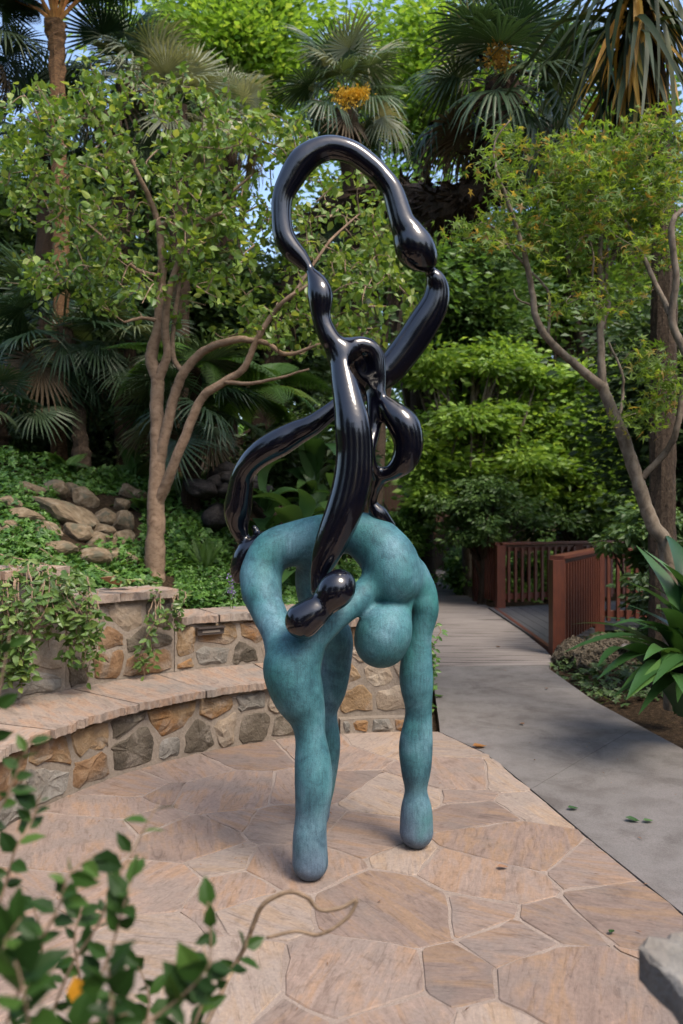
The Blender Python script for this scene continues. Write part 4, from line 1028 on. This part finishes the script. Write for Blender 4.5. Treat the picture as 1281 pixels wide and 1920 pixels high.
for i in range(13):
    az = i * 2.4; el = math.radians(RNG.uniform(15, 60)); d = np.array([math.cos(az) * math.cos(el), math.sin(az) * math.cos(el), math.sin(el)])
    fr = link('frond', random.choice(OF), tf, Matrix.Translation(tuple(c - np.array(tf.location))) @ frame(d, (0, 0, 1), (0, 0, 0), 1.5))
    st = link('stalk', tube(MB(), np.array([[0, 0, 0], [.2, 0, .085], [.45, 0, .13]]), [.018, .014, .01], 5, 0, False).mesh('stalk', M['orangestalk']), fr)
tf2 = fern('tree_fern', 'green tree fern with arching fronds behind the leaning stem of the small tree', P(365, 690, 7.9), 1.0, 14, FERN, (-25, 45), 'tree fern')
tube(MB(), cr(np.array([onground(365, 7.9) - [0, 0, .1], P(367, 760, 7.9), P(365, 690, 7.9)]), 6), .06, 8, .1).build('trunk', M['fibre'], tf2)
fern('tree_fern', 'shadowy tree fern behind the sculpture arm with long fronds', P(480, 740, 8.6), 1.1, 12, FERN, (-20, 40), 'tree fern')
fern('fern', 'small bright fern left of the tan tree trunk', hit(250, 905), .5, 9, FERN, (25, 75))
fern('fern', 'small fern low between rocks and tan tree trunk', hit(262, 960), .4, 8, FERN, (20, 70))
fern('fern', 'fern tucked behind the tan tree trunk on the slope', hit(340, 930), .55, 10, FERN, (10, 60))
fern('fern', 'pale fern at the top of the rocky slope by the palm trunk', hit(120, 890), .42, 8, FERN, (20, 70))
fern('cycad', 'small cycad with stiff feather leaves beside the black foot', hit(388, 1075), .38, 13, CYC, (30, 80), 'cycad')

# broad-leaved plants behind the sculpture
BL = [strap_mesh('leaf', M['leaf_big'], 7, .13, d, 0, r) for d, r in ((.9, .6), (.6, .7), (1.3, .5))]
def broad(label, base, n, size, meshes=BL, nm='broad_leaf_plant', elev=(20, 75), h=.0):
    root = empty(nm, base, label, 'plant')
    for i in range(n):
        az = i * 2.4 + RNG.uniform(-.3, .3); el = math.radians(RNG.uniform(*elev)); d = np.array([math.cos(az) * math.cos(el), math.sin(az) * math.cos(el), math.sin(el)])
        link('leaf', random.choice(meshes), root, frame(d, np.array([0, 0, 1.0]) + RNG.normal(size=3) * .2, (0, 0, h * RNG.uniform(0, 1)), size * RNG.uniform(.7, 1.1)))
    return root
for lb, px, Y, n, s, hh in (('broad-leaved ginger plant directly behind the sculpture back', 560, 7.0, 22, .55, .7), ('broad-leaved plant left of the blue back', 500, 7.4, 20, .55, .8),
                    ('broad-leaved plant right of the thick black leg', 640, 7.6, 20, .55, .7), ('tall broad-leaved plant behind the crossed black limbs', 590, 8.6, 26, .6, 1.3)):
    broad(lb, onground(px, Y), n, s, BL, h=hh, elev=(0, 70))

# strap plant right
SL = [strap_mesh('leaf', M['strap'], 12, .038, d, 0, r) for d, r in ((.75, .55), (1.0, .5), (.5, .45))]
sp = empty('strap_leaf_plant', onground(1296, 5.1), 'large clump of glossy dark green strap leaves at the right edge of the path', 'plant')
SPL = [(1058,1224,4.7),(1100,1195,5.2),(1105,1250,4.4),(1150,1290,4.6),(1215,1345,4.5),(1070,1170,5.4),(1120,1275,4.5),(1155,1085,5.1),(1140,1160,4.9),(1195,1085,5.2),(1180,1310,4.3),(1235,1330,4.2),(1210,1030,5.3),(1230,1055,5.0),(1240,1020,5.5),(1300,980,5.2),(1330,1050,4.6),(1350,1200,4.3),(1290,1340,4.2),(1195,1180,4.6),(1215,1240,4.4),(1170,1130,5.4),(1260,1290,4.3),(1360,1000,5.4),(1400,1150,5),(1255,1000,5.6),(1220,1140,4.5)]
SPL += [(RNG.uniform(1130, 1340), RNG.uniform(1090, 1330), RNG.uniform(4.5, 5.5)) for _ in range(22)]
for (a, b, Y) in SPL:
    tip = P(a, b, Y); b0 = np.array(sp.location) + np.array([RNG.uniform(-.08, .08), RNG.uniform(-.08, .08), .25])
    L = np.linalg.norm(tip - b0) * 1.12
    # the leaf's own curve rises then falls, so its start is tilted above the chord
    ch = tip - b0; hz = norm(np.array([ch[0], ch[1], 0])); me = SL[RNG.integers(0, 2)]
    co = np.array([me.vertices[-2].co.x, 0, me.vertices[-2].co.z]); s = np.linalg.norm(ch) / np.linalg.norm(co)
    ang = math.atan2(ch[2], np.linalg.norm(ch[:2])) - math.atan2(co[2], co[0])
    d = hz * math.cos(ang) + np.array([0, 0, math.sin(ang)]); up = -hz * math.sin(ang) + np.array([0, 0, math.cos(ang)])
    link('leaf', me, sp, Matrix.Translation(tuple(b0 - np.array(sp.location))) @ frame(d, up + np.cross(hz, [0, 0, 1]) * RNG.uniform(-.35, .35), (0, 0, 0), s))

# ------------------------------------------------------------------ boulders
def rock_mesh(seed, mat, sub=2, rough=.16, smooth_=True):
    rs = np.random.default_rng(seed); import bmesh
    bm = bmesh.new(); bmesh.ops.create_icosphere(bm, subdivisions=sub, radius=1.0)
    pl = norm(rs.normal(size=(11, 3))); dd = rs.uniform(.55, .9, 11)
    for v in bm.verts:
        p = np.array(v.co)
        for a, b in zip(pl, dd):
            k = p @ a
            if k > b: p = p - a * (k - b) * .85
        p *= 1 + rs.normal() * rough * .2
        v.co = p
    me = bpy.data.meshes.new('rock'); bm.to_mesh(me); bm.free(); me.materials.append(mat)
    me.polygons.foreach_set('use_smooth', np.full(len(me.polygons), smooth_)); return me
ROCK = [rock_mesh(i + 50, M['boulder'], 3, .14, False) for i in range(7)]
rw = empty('rock_wall', hit(180, 1000), 'tumbled wall of tan boulders on the bank left of the tree trunk', 'rock wall')
RK = [(60,925,38,24),(108,927,34,30),(140,925,24,28),(165,940,34,30),(128,965,95,36),(207,975,32,26),(200,1000,34,26),(232,950,22,20),(235,985,26,34),(150,1000,40,30),
      (195,1020,38,28),(232,1012,36,26),(95,1000,40,26),(60,975,40,28),(245,925,26,20),(180,1050,50,28),(115,1035,50,28),(230,1050,46,26),(25,950,36,26),(30,1000,40,28),(270,935,20,18)]
for i, (a, b, rx, ry) in enumerate(RK):
    c = hit(a, b); Y = c[1]; sx, sz = rx * .86 / F * Y, ry * .74 / F * Y; c = c + np.array([0, -.1, .02])
    o = link('rock', ROCK[i % 7], rw); o.location = tuple(c - np.array(rw.location)); o.scale = (sx, (sx + sz) / 2, sz); o.rotation_euler = (RNG.uniform(-.25, .25), RNG.uniform(-.35, .35), RNG.uniform(-.6, .6))
# porous boulders by the railing
m_, nt_ = newmat('porous_rock'); v_, r_ = objvec(nt_)
vo = ND(nt_, 'ShaderNodeTexVoronoi'); vo.inputs['Scale'].default_value = 9; nt_.links.new(v_, vo.inputs['Vector']); n_ = noise(nt_, v_, 14, 6, .7)
ad_ = ND(nt_, 'ShaderNodeMath', operation='MULTIPLY'); nt_.links.new(vo.outputs[0], ad_.inputs[0]); nt_.links.new(n_, ad_.inputs[1])
M['porous'] = finish(m_, nt_, ramp(nt_, ad_.outputs[0], [(.05, (.05, .04, .03)), (.22, (.2, .165, .12)), (.45, (.34, .29, .22))]), .9, ad_.outputs[0], 1, .25, spec=.1)
PR = [rock_mesh(20 + i, M['porous'], 4, .35) for i in range(2)]
for lb, px, py, rx, ry, me in (('grey pitted boulder at the foot of the near railing post', 1072, 1222, 40, 38, PR[0]), ('wide pitted boulder under the strap leaves', 1140, 1225, 62, 46, PR[1])):
    p = np.array(hit(px, py + ry * .8)); Y = p[1]
    o = link('boulder', me); o.location = tuple(p + [0, .05, ry * .5 / F * Y]); o.scale = (rx / F * Y, rx * .8 / F * Y, ry / F * Y); tag(o, lb, 'boulder', 'pitted boulders beside the railing')
# dark wet rocks behind the sculpture
dr = empty('rock_outcrop', onground(400, 8.0), 'dark wet rock outcrop in shade left of the black arm', 'rock')
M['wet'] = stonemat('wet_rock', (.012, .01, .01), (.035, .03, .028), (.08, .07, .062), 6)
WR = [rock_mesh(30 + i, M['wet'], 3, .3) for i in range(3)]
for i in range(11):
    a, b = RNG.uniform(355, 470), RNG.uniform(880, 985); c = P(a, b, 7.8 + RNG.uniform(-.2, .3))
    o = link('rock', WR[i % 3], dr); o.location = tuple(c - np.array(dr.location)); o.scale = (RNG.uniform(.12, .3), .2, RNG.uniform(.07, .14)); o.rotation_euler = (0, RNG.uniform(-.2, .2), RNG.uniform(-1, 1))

# ------------------------------------------------------------------ railings
def railing(label, pts, post_at, zt=1.04, gap=.125):
    root = empty('wooden_railing', (pts[0][0], pts[0][1], 0), label, 'railing'); org = np.array(root.location)
    def bd(mb, n): 
        o = mb.build(n, M['redwood'], root); return o
    for i in range(len(pts) - 1):
        a, b = np.array(pts[i], float), np.array(pts[i + 1], float); d = (b - a) / np.linalg.norm(b - a); L = np.linalg.norm(b - a)
        bd(beam(MB(), (*a, zt), (*b, zt), .15, .04), 'top_rail')
        bd(beam(MB(), (*(a + d * .07), zt - .046), (*(b - d * .07), zt - .046), .045, .09), 'upper_rail')
        bd(beam(MB(), (*(a + d * .07), .24), (*(b - d * .07), .24), .045, .09), 'bottom_rail')
        n = max(2, int(L / gap)); me = None
        for k in range(1, n):
            p = a + d * L * k / n
            if me is None: me = box(MB(), (0.000, 0.000, 0.000), (.04, .035, .84), math.atan2(d[1], d[0])).mesh('baluster', M['redwood'])
            nrm_ = np.array([d[1], -d[0]]) * .042
            link('baluster', me, root, Matrix.Translation((p[0] + nrm_[0] - org[0], p[1] + nrm_[1] - org[1], .53)))
    for p in post_at:
        mb = MB(); beam(mb, (p[0], p[1] - 0, -.05), (p[0], p[1] + 1e-6, zt - .042), .12, .12) if False else box(mb, (p[0], p[1], (zt - .042) / 2 - .03), (.13, .13, zt - .042 + .06), .1)
        bd(mb, 'post')
railing('near red wooden railing turning a corner beside the strap leaves', [(2.26, 8.36), (3.28, 10.2), (4.9, 10.35)], [(2.26, 8.36), (3.28, 10.2), (4.9, 10.35)])
railing('far red wooden railing with open vertical bars across the deck', [(2.27, 13.35), (2.44, 12.25), (5.1, 13.4)], [(2.27, 13.35), (2.44, 12.25), (3.8, 12.84), (5.1, 13.4)], 1.03)
dk = empty('bridge_deck', (3.5, 11, 0), 'dark boarded bridge deck between the two red railings', None, None, 'structure')
for i in range(22):
    x0 = 2.34 + i * .155; mb = MB(); 
    y0 = 8.6 + (x0 - 2.3) * 1.75 if x0 < 3.28 else 10.3
    box(mb, (x0, (y0 + 12.3 + (x0 - 2.4) * .43) / 2, .0), (.148, 12.3 + (x0 - 2.4) * .43 - y0, .06)); mb.build('plank', M['deck'], dk)
mb = MB(); beam(mb, (2.27, 8.5, .035), (2.36, 12.2, .035), .05, .09); mb.build('edge_board', M['redwood'], dk)
# far fence
ff = empty('board_fence', (P(790, 945, 26)[0], 26, 0), 'brown board fence far beyond the path', 'fence'); 
bm_ = box(MB(), (0, 0, 0), (.1, .025, 1.25)).mesh('board', M['fence'])
for i in range(30):
    x = -1.6 + i * .11; link('board', bm_, ff, Matrix.Translation((x, 0, float(terrain(x + ff.location.x, 26)) + .6)))
gz_ = float(terrain(ff.location.x, 26))
o = beam(MB(), (ff.location.x - 1.7, 25.96, gz_ + 1.1), (ff.location.x + 1.7, 25.96, gz_ + 1.1), .05, .08).build('rail', M['fence'], ff)
for px in (757, 838): box(MB(), (P(px, 0, 25.95)[0], 25.93, gz_ + .55), (.1, .1, 1.5)).build('post', M['fence'], ff)

# path light
pl = hit(1166, 1262); lp = empty('path_light', pl, 'dark mushroom path light standing among the strap leaves', 'garden light')
tube(MB(), np.array([[0, 0, -.05], [0, 0, .27]]) + pl, .012, 8).build('stem', M['bronze'], lp)
v = np.vstack([np.array([[r * math.cos(a), r * math.sin(a), z] for a in np.linspace(0, 2 * math.pi, 16, endpoint=False)]) for r, z in ((.10, .25), (.095, .265), (.03, .3), (.005, .31))]) + pl
idx = np.arange(64).reshape(4, 16); q = np.concatenate([np.stack([idx[i], np.roll(idx[i], -1), np.roll(idx[i + 1], -1), idx[i + 1]], -1) for i in range(3)])
MB().add(v, q).build('lamp_shade', M['bronze'], lp, smooth=True)

# ------------------------------------------------------------------ ground cover, vines
def cover(name, label, regions, n, tpl, mat, ls, h=.08):
    mb = MB(); PP = []
    for (a0, b0, a1, b1, k) in regions:
        for _ in range(int(n * k)):
            p = hit2(RNG.uniform(a0, a1), RNG.uniform(b0, b1)); 
            if p is not None: PP.append(p)
    PP = np.array(PP); m_ = len(PP)
    PP[:, 2] += RNG.uniform(0, 1, m_) ** 1.5 * h * (1 + .8 * np.sin(PP[:, 0] * 6) * np.sin(PP[:, 1] * 5)) + .01
    addleaves(mb, tpl, PP, norm(RNG.normal(size=(m_, 3)) * [1, 1, .4] + [0, -.4, -.1]), norm(np.array([0, -.35, .8]) + RNG.normal(size=(m_, 3)) * .4), ls * RNG.uniform(.6, 1.2, m_))
    return tag(mb.build(name, M[mat]), label, 'ground cover', None, 'stuff')
_ys = np.linspace(4.9, 14, 420)
def hit2(px, py):
    d = CAMH + (960 - py) / F * _ys - terrain((px - 640.5) / F * _ys, _ys)
    if not (d < 0).any(): return None
    i = int(np.argmax(d < 0)); p = P(px, py, _ys[i])
    if p[2] < .3: return None
    return p
cover('ivy', 'ivy and small-leaved ground cover spread over the left bank', [(0,860,300,930,1.0),(0,930,110,1080,.9),(265,900,440,1080,1.3),(90,1040,300,1110,.8),(100,890,280,925,.3),(330,1040,600,1150,1.0)], 2300, IVY, 'leaf_ivy', .06, .09)
cover('low_foliage', 'small round-leaved plants filling the bed behind the lower wall', [(330,1085,620,1140,1.0)], 2600, RHOMB, 'leaf_ivy', .04, .13)
# right-hand bed cover (flat ground)
def flat_cover(name, label, xs, ys, n, ls, h, mat, tpl=IVY, keep=None):
    x = RNG.uniform(*xs, n); y = RNG.uniform(*ys, n); ok = (x > path_right(y) + .03) | (x < path_left(y) - .02)
    if keep is not None: ok &= keep(x, y)
    x, y = x[ok], y[ok]; m_ = len(x); cl = .5 + .5 * np.sin(x * 7 + 2 * np.sin(y * 3)) * np.sin(y * 5)
    z = terrain(x, y) + RNG.uniform(0, 1, m_) * h * (.25 + cl) + .015
    mb = MB(); addleaves(mb, tpl, np.stack([x, y, z], -1), norm(RNG.normal(size=(m_, 3)) * [1, 1, .3]), norm(np.array([0, -.3, .8]) + RNG.normal(size=(m_, 3)) * .4), ls * RNG.uniform(.6, 1.2, m_))
    return tag(mb.build(name, M[mat]), label, 'ground cover', None, 'stuff')
nodeck = lambda x, y: ~((x > 2.2) & (x < 5.6) & (y > 8.0 + .3) & (y < 13.2) & (y > 8.4 + (x - 2.3) * 1.5)) & (y > 6.2)
flat_cover('ivy', 'dark ivy carpeting the bed right of the path around the railing', (1.9, 7), (6.2, 9.8), 5000, .07, .12, 'leaf_dark', keep=nodeck)
flat_cover('ivy', 'green ivy edging the far path beyond the railing', (-.5, 6), (13.4, 22), 14000, .1, .35, 'leaf_mid', keep=nodeck)
flat_cover('ivy', 'ivy draping the path edge behind the stone pier', (.0, 1.7), (5.9, 13), 6000, .07, .25, 'leaf_ivy', keep=lambda x, y: x < path_left(y))

flat_cover('ivy', 'ivy running up the far left of the bank beyond the high wall', (-8, -2.6), (2.5, 10), 12000, .07, .12, 'leaf_ivy', keep=lambda x, y: (np.hypot(x - CX, y - CY) > 3.25) & ((x + 640.5 / F * y < .15) | (y < 5)))
def vine(label, strands, ls, mat='leaf_vine', per=16, tpl=OVAL, group='vines trailing over the stone wall'):
    p0 = strands[0][0]; root = empty('trailing_vine', P(*p0), label, 'vine', group)
    st = MB(); LP, LD, LN, LS = [], [], [], []
    for s in strands:
        pts = cr(np.array([P(*q) for q in s]), 8); pts[:, :] += np.cumsum(RNG.normal(size=pts.shape), 0) * .004
        tube(st, pts, np.linspace(.004, .0018, len(pts)), 4, 0, False)
        L = np.linalg.norm(np.diff(pts, axis=0), axis=1).sum(); k = int(L * per * 2.2)
        for i in range(k):
            j = RNG.integers(1, len(pts)); sd_ = RNG.choice([-1, 1])
            LP.append(pts[j] + RNG.normal(size=3) * .012); LD.append(norm(np.array([sd_ * .8, -.5, -.35]) + RNG.normal(size=3) * .4)); LN.append(norm(np.array([0, -.8, .6]) + RNG.normal(size=3) * .4)); LS.append(ls * RNG.uniform(.6, 1.2))
    st.build('stems', M['twig'], root)
    mb = MB(); addleaves(mb, tpl, np.array(LP), np.array(LD), np.array(LN), np.array(LS)); o = mb.build('leaves', M[mat], root); o['kind'] = 'stuff'
    return root
def rs_(a, b, Y, n=1): return [(a, b, Y)]
def hang(x0, y0, x1, y1, Y, n, wx):
    out = []
    for i in range(n):
        a = x0 + RNG.uniform(-wx, wx); b = x1 + RNG.uniform(-wx, wx) ; e = y1 + RNG.uniform(-40, 15)
        out.append([(a, y0 + RNG.uniform(-6, 6), Y + .1), (a * .7 + b * .3 + RNG.uniform(-12, 12), y0 + (e - y0) * .35, Y - .08), (b + RNG.uniform(-10, 10), y0 + (e - y0) * .7, Y - .06), (b, e, Y - .04)])
    return out
vine('thick leafy vine hanging down the highest wall at the left edge', hang(40, 1062, 22, 1285, 4.52, 18, 50), .06)
vine('leafy vine falling from the wall step beside the high cap', hang(120, 1080, 135, 1235, 4.78, 16, 45), .062)
vine('thin vine strand reaching the bench at its bend', hang(165, 1110, 190, 1260, 4.95, 4, 22), .055)
vine('slim vine with a leafy tip hanging over the middle wall', hang(290, 1110, 285, 1265, 5.3, 4, 14), .055)
vine('vine trailing over the end of the middle cap stone', hang(325, 1108, 330, 1180, 5.42, 5, 20), .05)
vine('vine sprawling over the high cap stones at the left', [[(0, 1040, 4.9), (60, 1050, 4.8), (110, 1060, 4.75), (170, 1100, 4.8)], [(20, 1060, 4.7), (80, 1075, 4.6), (140, 1110, 4.7)], [(60, 1020, 5.1), (120, 1050, 5.0), (180, 1085, 5.0)], [(180, 1060, 5.3), (230, 1085, 5.2), (300, 1100, 5.3)]], .062, per=34)
vine('small vine hanging at the end of the stone pier beside the blue arm', hang(806, 1150, 812, 1275, 5.38, 6, 9), .045, 'leaf_ivy')

# ------------------------------------------------------------------ small things
def curled_leaf(name, label, p, s, mat, az=0, tpl=OVALW, curl=.5):
    v, f = tpl; v = v.copy(); v[:, 2] += curl * (v[:, 0] - .5) ** 2 + curl * 2 * v[:, 1] ** 2
    o = link(name, MB().add(v, f).mesh(name, M[mat]), None, frame((math.cos(az), math.sin(az), .02), (0, 0, 1), tuple(p), s)); tag(o, label, 'leaf'); return o
def gp(px, py): Y = CAMH * F / (py - 960); return np.array([(px - 640.5) / F * Y, Y, .012])
for i, (lb, px, py, s, mt, az) in enumerate([('curled yellow-brown leaf lying where the patio meets the path', 886, 1405, .1, 'dryleaf', .3), ('small green sprig fallen beside the blue arm', 815, 1310, .09, 'leaf_fore', .5),
    ('single dark green leaf alone on the grey path', 1064, 1521, .06, 'leaf_big', .1), ('fallen leaf on the path, left of a close pair', 1172, 1540, .07, 'leaf_big', -.5), ('fallen leaf on the path, right of a close pair', 1206, 1545, .055, 'leaf_big', .2),
    ('tiny pale green leaf on a flagstone near the lower right', 1143, 1757, .035, 'leaf_fore', .8), ('small brown leaf on the broomed part of the path', 930, 1215, .06, 'drybrown', .2), ('tiny brown leaf near the bend of the path', 1025, 1295, .05, 'drybrown', 1.2), ('brown speck of leaf on the middle of the path', 983, 1362, .05, 'drybrown', 2), ('narrow dry leaf on a flagstone right of the blue hand', 932, 1632, .05, 'drybrown', .1)]):
    curled_leaf('fallen_leaf', lb, gp(px, py), s, mt, az)
curled_leaf('fallen_leaf', 'big folded brown dry leaf resting on the middle wall cap', P(188, 1098, 5.42), .24, 'drybrown', .2, OVALW, .9)
curled_leaf('fallen_leaf', 'rust coloured leaf caught in the vine on the wall', P(152, 1140, 4.72), .1, 'dryleaf', 1.2)
n_ = 150; lx = RNG.uniform(-1.4, 2.0, n_); ly = RNG.uniform(2.0, 8, n_); ok_ = (np.hypot(lx - CX, ly - CY) < 2.1) | (lx > .8)
lp_ = np.stack([lx, ly, np.full(n_, .012)], -1)[ok_]; k_ = len(lp_)
mb = MB(); addleaves(mb, RHOMBN, lp_, norm(RNG.normal(size=(k_, 3)) * [1, 1, .1]), norm(np.array([0, 0, 1.0]) + RNG.normal(size=(k_, 3)) * .25), RNG.uniform(.008, .028, k_))
tag(mb.build('leaf_litter', M['drybrown']), 'tiny brown leaf bits scattered over the paving', 'litter', None, 'stuff')
tw = tube(MB(), cr(np.array([gp(770, 1592), gp(790, 1587), gp(803, 1584)]) + [0, 0, .006], 4), .006, 5).build('twig', M['twig'], None); tag(tw, 'short dark twig at the base of the blue hand', 'twig')
# violet flowers
for lb, px, py in (('violet flower spike beside the wall light', 432, 1090), ('smaller violet flower spike near the first one', 436, 1112)):
    p = P(px, py, 6.0); mb = MB(); n = 26; g3 = RNG.normal(size=(n, 3)) * [.012, .012, .035]
    addleaves(mb, RHOMB, p + g3, norm(RNG.normal(size=(n, 3))), norm(RNG.normal(size=(n, 3))), .022)
    root = empty('flower', p - [0, 0, .2], lb, 'flower', 'violet flowers in the bed')
    mb.build('petals', M['violet'], root)['kind'] = 'stuff'; tube(MB(), np.array([p - [0, 0, .25], p]), .003, 4).build('stem', M['leaf_vine'], root)

# ------------------------------------------------------------------ foreground shrub, twig, cap stone
fs = empty('shrub', (-.62, .9, 0), 'out-of-focus shrub with oval leaves and brown stems in the bottom left corner', 'shrub')
LVS = .8
LV = [MB().add(*t_).mesh('leaf', M['leaf_fore']) for t_ in (OVALW, OVAL)]
fsm = MB(); org = np.array(fs.location); nleaf = 0
def fstem(rows, k, ls, r=.0022, tipn=3):
    global nleaf
    pts = cr(np.array([P(*q) for q in rows]), 7); tube(fsm, pts, np.linspace(r, r * .5, len(pts)), 6, 0, False)
    for i in range(k):
        t = (i + .3 + RNG.uniform(0, .4)) / k; j = min(int((.08 + .92 * t) * (len(pts) - 1)), len(pts) - 2); tg = norm(pts[j + 1] - pts[j])
        s_ = 1 if i % 2 else -1; d = norm(np.cross(tg, [0, 1, 0]) * s_ + tg * .55 + RNG.normal(size=3) * .45)
        link('leaf', random.choice(LV), fs, Matrix.Translation(tuple(-org)) @ frame(d, norm(np.array([0, -.7, .7]) + RNG.normal(size=3) * .5), pts[j], LVS * ls * RNG.uniform(.55, 1.25))); nleaf += 1
ST = [([(60,2000,1.05),(130,1820,1.05),(180,1740,1.05),(225,1640,1.05),(262,1570,1.06),(300,1500,1.08)], 9, .042),
      ([(110,1990,1.0),(180,1850,1.0),(215,1760,1.0),(235,1690,1.0),(250,1640,1.02)], 11, .05), ([(0,1950,.95),(60,1800,.95),(110,1700,.95),(130,1640,.95),(180,1600,.97)], 12, .045),
      ([(-20,1750,1.1),(10,1660,1.1),(30,1590,1.1),(60,1540,1.12),(75,1490,1.12)], 9, .042), ([(-30,1560,1.1),(10,1500,1.1),(35,1440,1.1),(60,1385,1.1)], 8, .04),
      ([(180,1990,.9),(300,1900,.9),(360,1850,.9),(400,1800,.9)], 12, .05), ([(330,2000,1.05),(380,1880,1.05),(395,1780,1.05),(390,1690,1.06)], 7, .045),
      ([(300,2010,1.1),(370,1900,1.1),(430,1820,1.1),(465,1770,1.1)], 9, .042), ([(200,2000,.8),(210,1890,.8),(200,1810,.8)], 9, .05), ([(60,2000,.75),(50,1890,.75),(30,1800,.75)], 9, .05),
      ([(-40,1850,.85),(0,1780,.85),(40,1720,.85)], 9, .045), ([(120,2000,1.2),(150,1860,1.2),(140,1760,1.2),(160,1680,1.2)], 10, .05), ([(0,2020,1.2),(40,1880,1.2),(80,1780,1.2),(60,1690,1.2)], 10, .05),
      ([(250,2000,1.15),(280,1880,1.15),(255,1800,1.15)], 8, .045), ([(-30,1420,1.2),(0,1290,1.2),(20,1180,1.2)], 5, .045), ([(100,2000,.9),(150,1930,.9),(240,1900,.9)], 9, .05)]
for rows, k, ls in ST: fstem(rows, int(k * 1.45), ls)
# stems run down to the planter outside the frame
for rows, k, ls in ST:
    a = P(*rows[0]); tube(fsm, cr(np.array([org + [RNG.uniform(-.1, .1), RNG.uniform(-.1, .1), .35], (a + org + [0, 0, .5]) / 2, a]), 5), .0035, 5, 0, False)
fsm.build('stems', M['twig'], fs, smooth=True)
o = link('leaf', LV[0], fs, Matrix.Translation(tuple(-org)) @ frame((.3, 0, -1), (0, -1, .2), P(140, 1830, .95), .045)); o.data = LV[0].copy(); o.data.materials[0] = M['orangeleaf']; o['label'] = 'orange withered leaf'
tw = tube(MB(), cr(np.array([P(300, 2030, 1.0), P(370, 1950, 1.2)] + [P(a, b, 1.5) for a, b in ((430,1830),(462,1770),(475,1735),(495,1695),(540,1672),(575,1682),(600,1706),(640,1702),(668,1688),(650,1722),(600,1752),(555,1746),(500,1758))]), 8), np.linspace(.0052, .0032, 113), 7, .08).build('curled_twig', M['twig'], None, smooth=True)
tag(tw, 'bare brown tendril curling into an open loop in front of the front foot', 'twig')
# planter wall the camera looks over
pw = empty('planter_wall', (-.7, .45, 0), 'low stone planter below the out-of-focus shrub', 'wall')
box(MB(), (-.75, .85, .2), (1.1, .5, .4), 0).build('mortar', M['mortar'], pw)
cs = empty('stone_pillar', P(1300, 1850, 1.25) * [1, 1, 0], 'blurred corner of a flat stone cap in the bottom right corner', 'pillar')
c = P(1194, 1775, 1.28); z = c[2]
poly = np.array([(c[0], 1.28), (c[0] + .015, 1.19), (c[0] + .05, 1.08), (c[0] + .12, .9), (c[0] + .6, .9), (c[0] + .6, 1.33), (c[0] + .3, 1.34), (c[0] + .08, 1.33)])
poly = refine([tuple(p) for p in poly], .025, .005); cc_ = poly.mean(0)
v, f = slab_mesh(poly - cc_, -.055, .0, .008, 0, .004); v[:, :2] += cc_; v[:, 2] += z
if area([tuple(p) for p in poly]) < 0: f = [q[::-1] for q in f]
MB().add(v, f).build('cap_stone', STONES[1], cs)
mb = MB(); box(mb, (c[0] + .36, 1.1, (z - .055) / 2 - .02), (.46, .38, z - .055 + .04)); mb.build('mortar', M['mortar'], cs)
print('leaves', nleaf, 'objects', len(bpy.data.objects), 'tris', sum(len(o.loop_triangles) or len(o.polygons) for o in bpy.data.meshes))
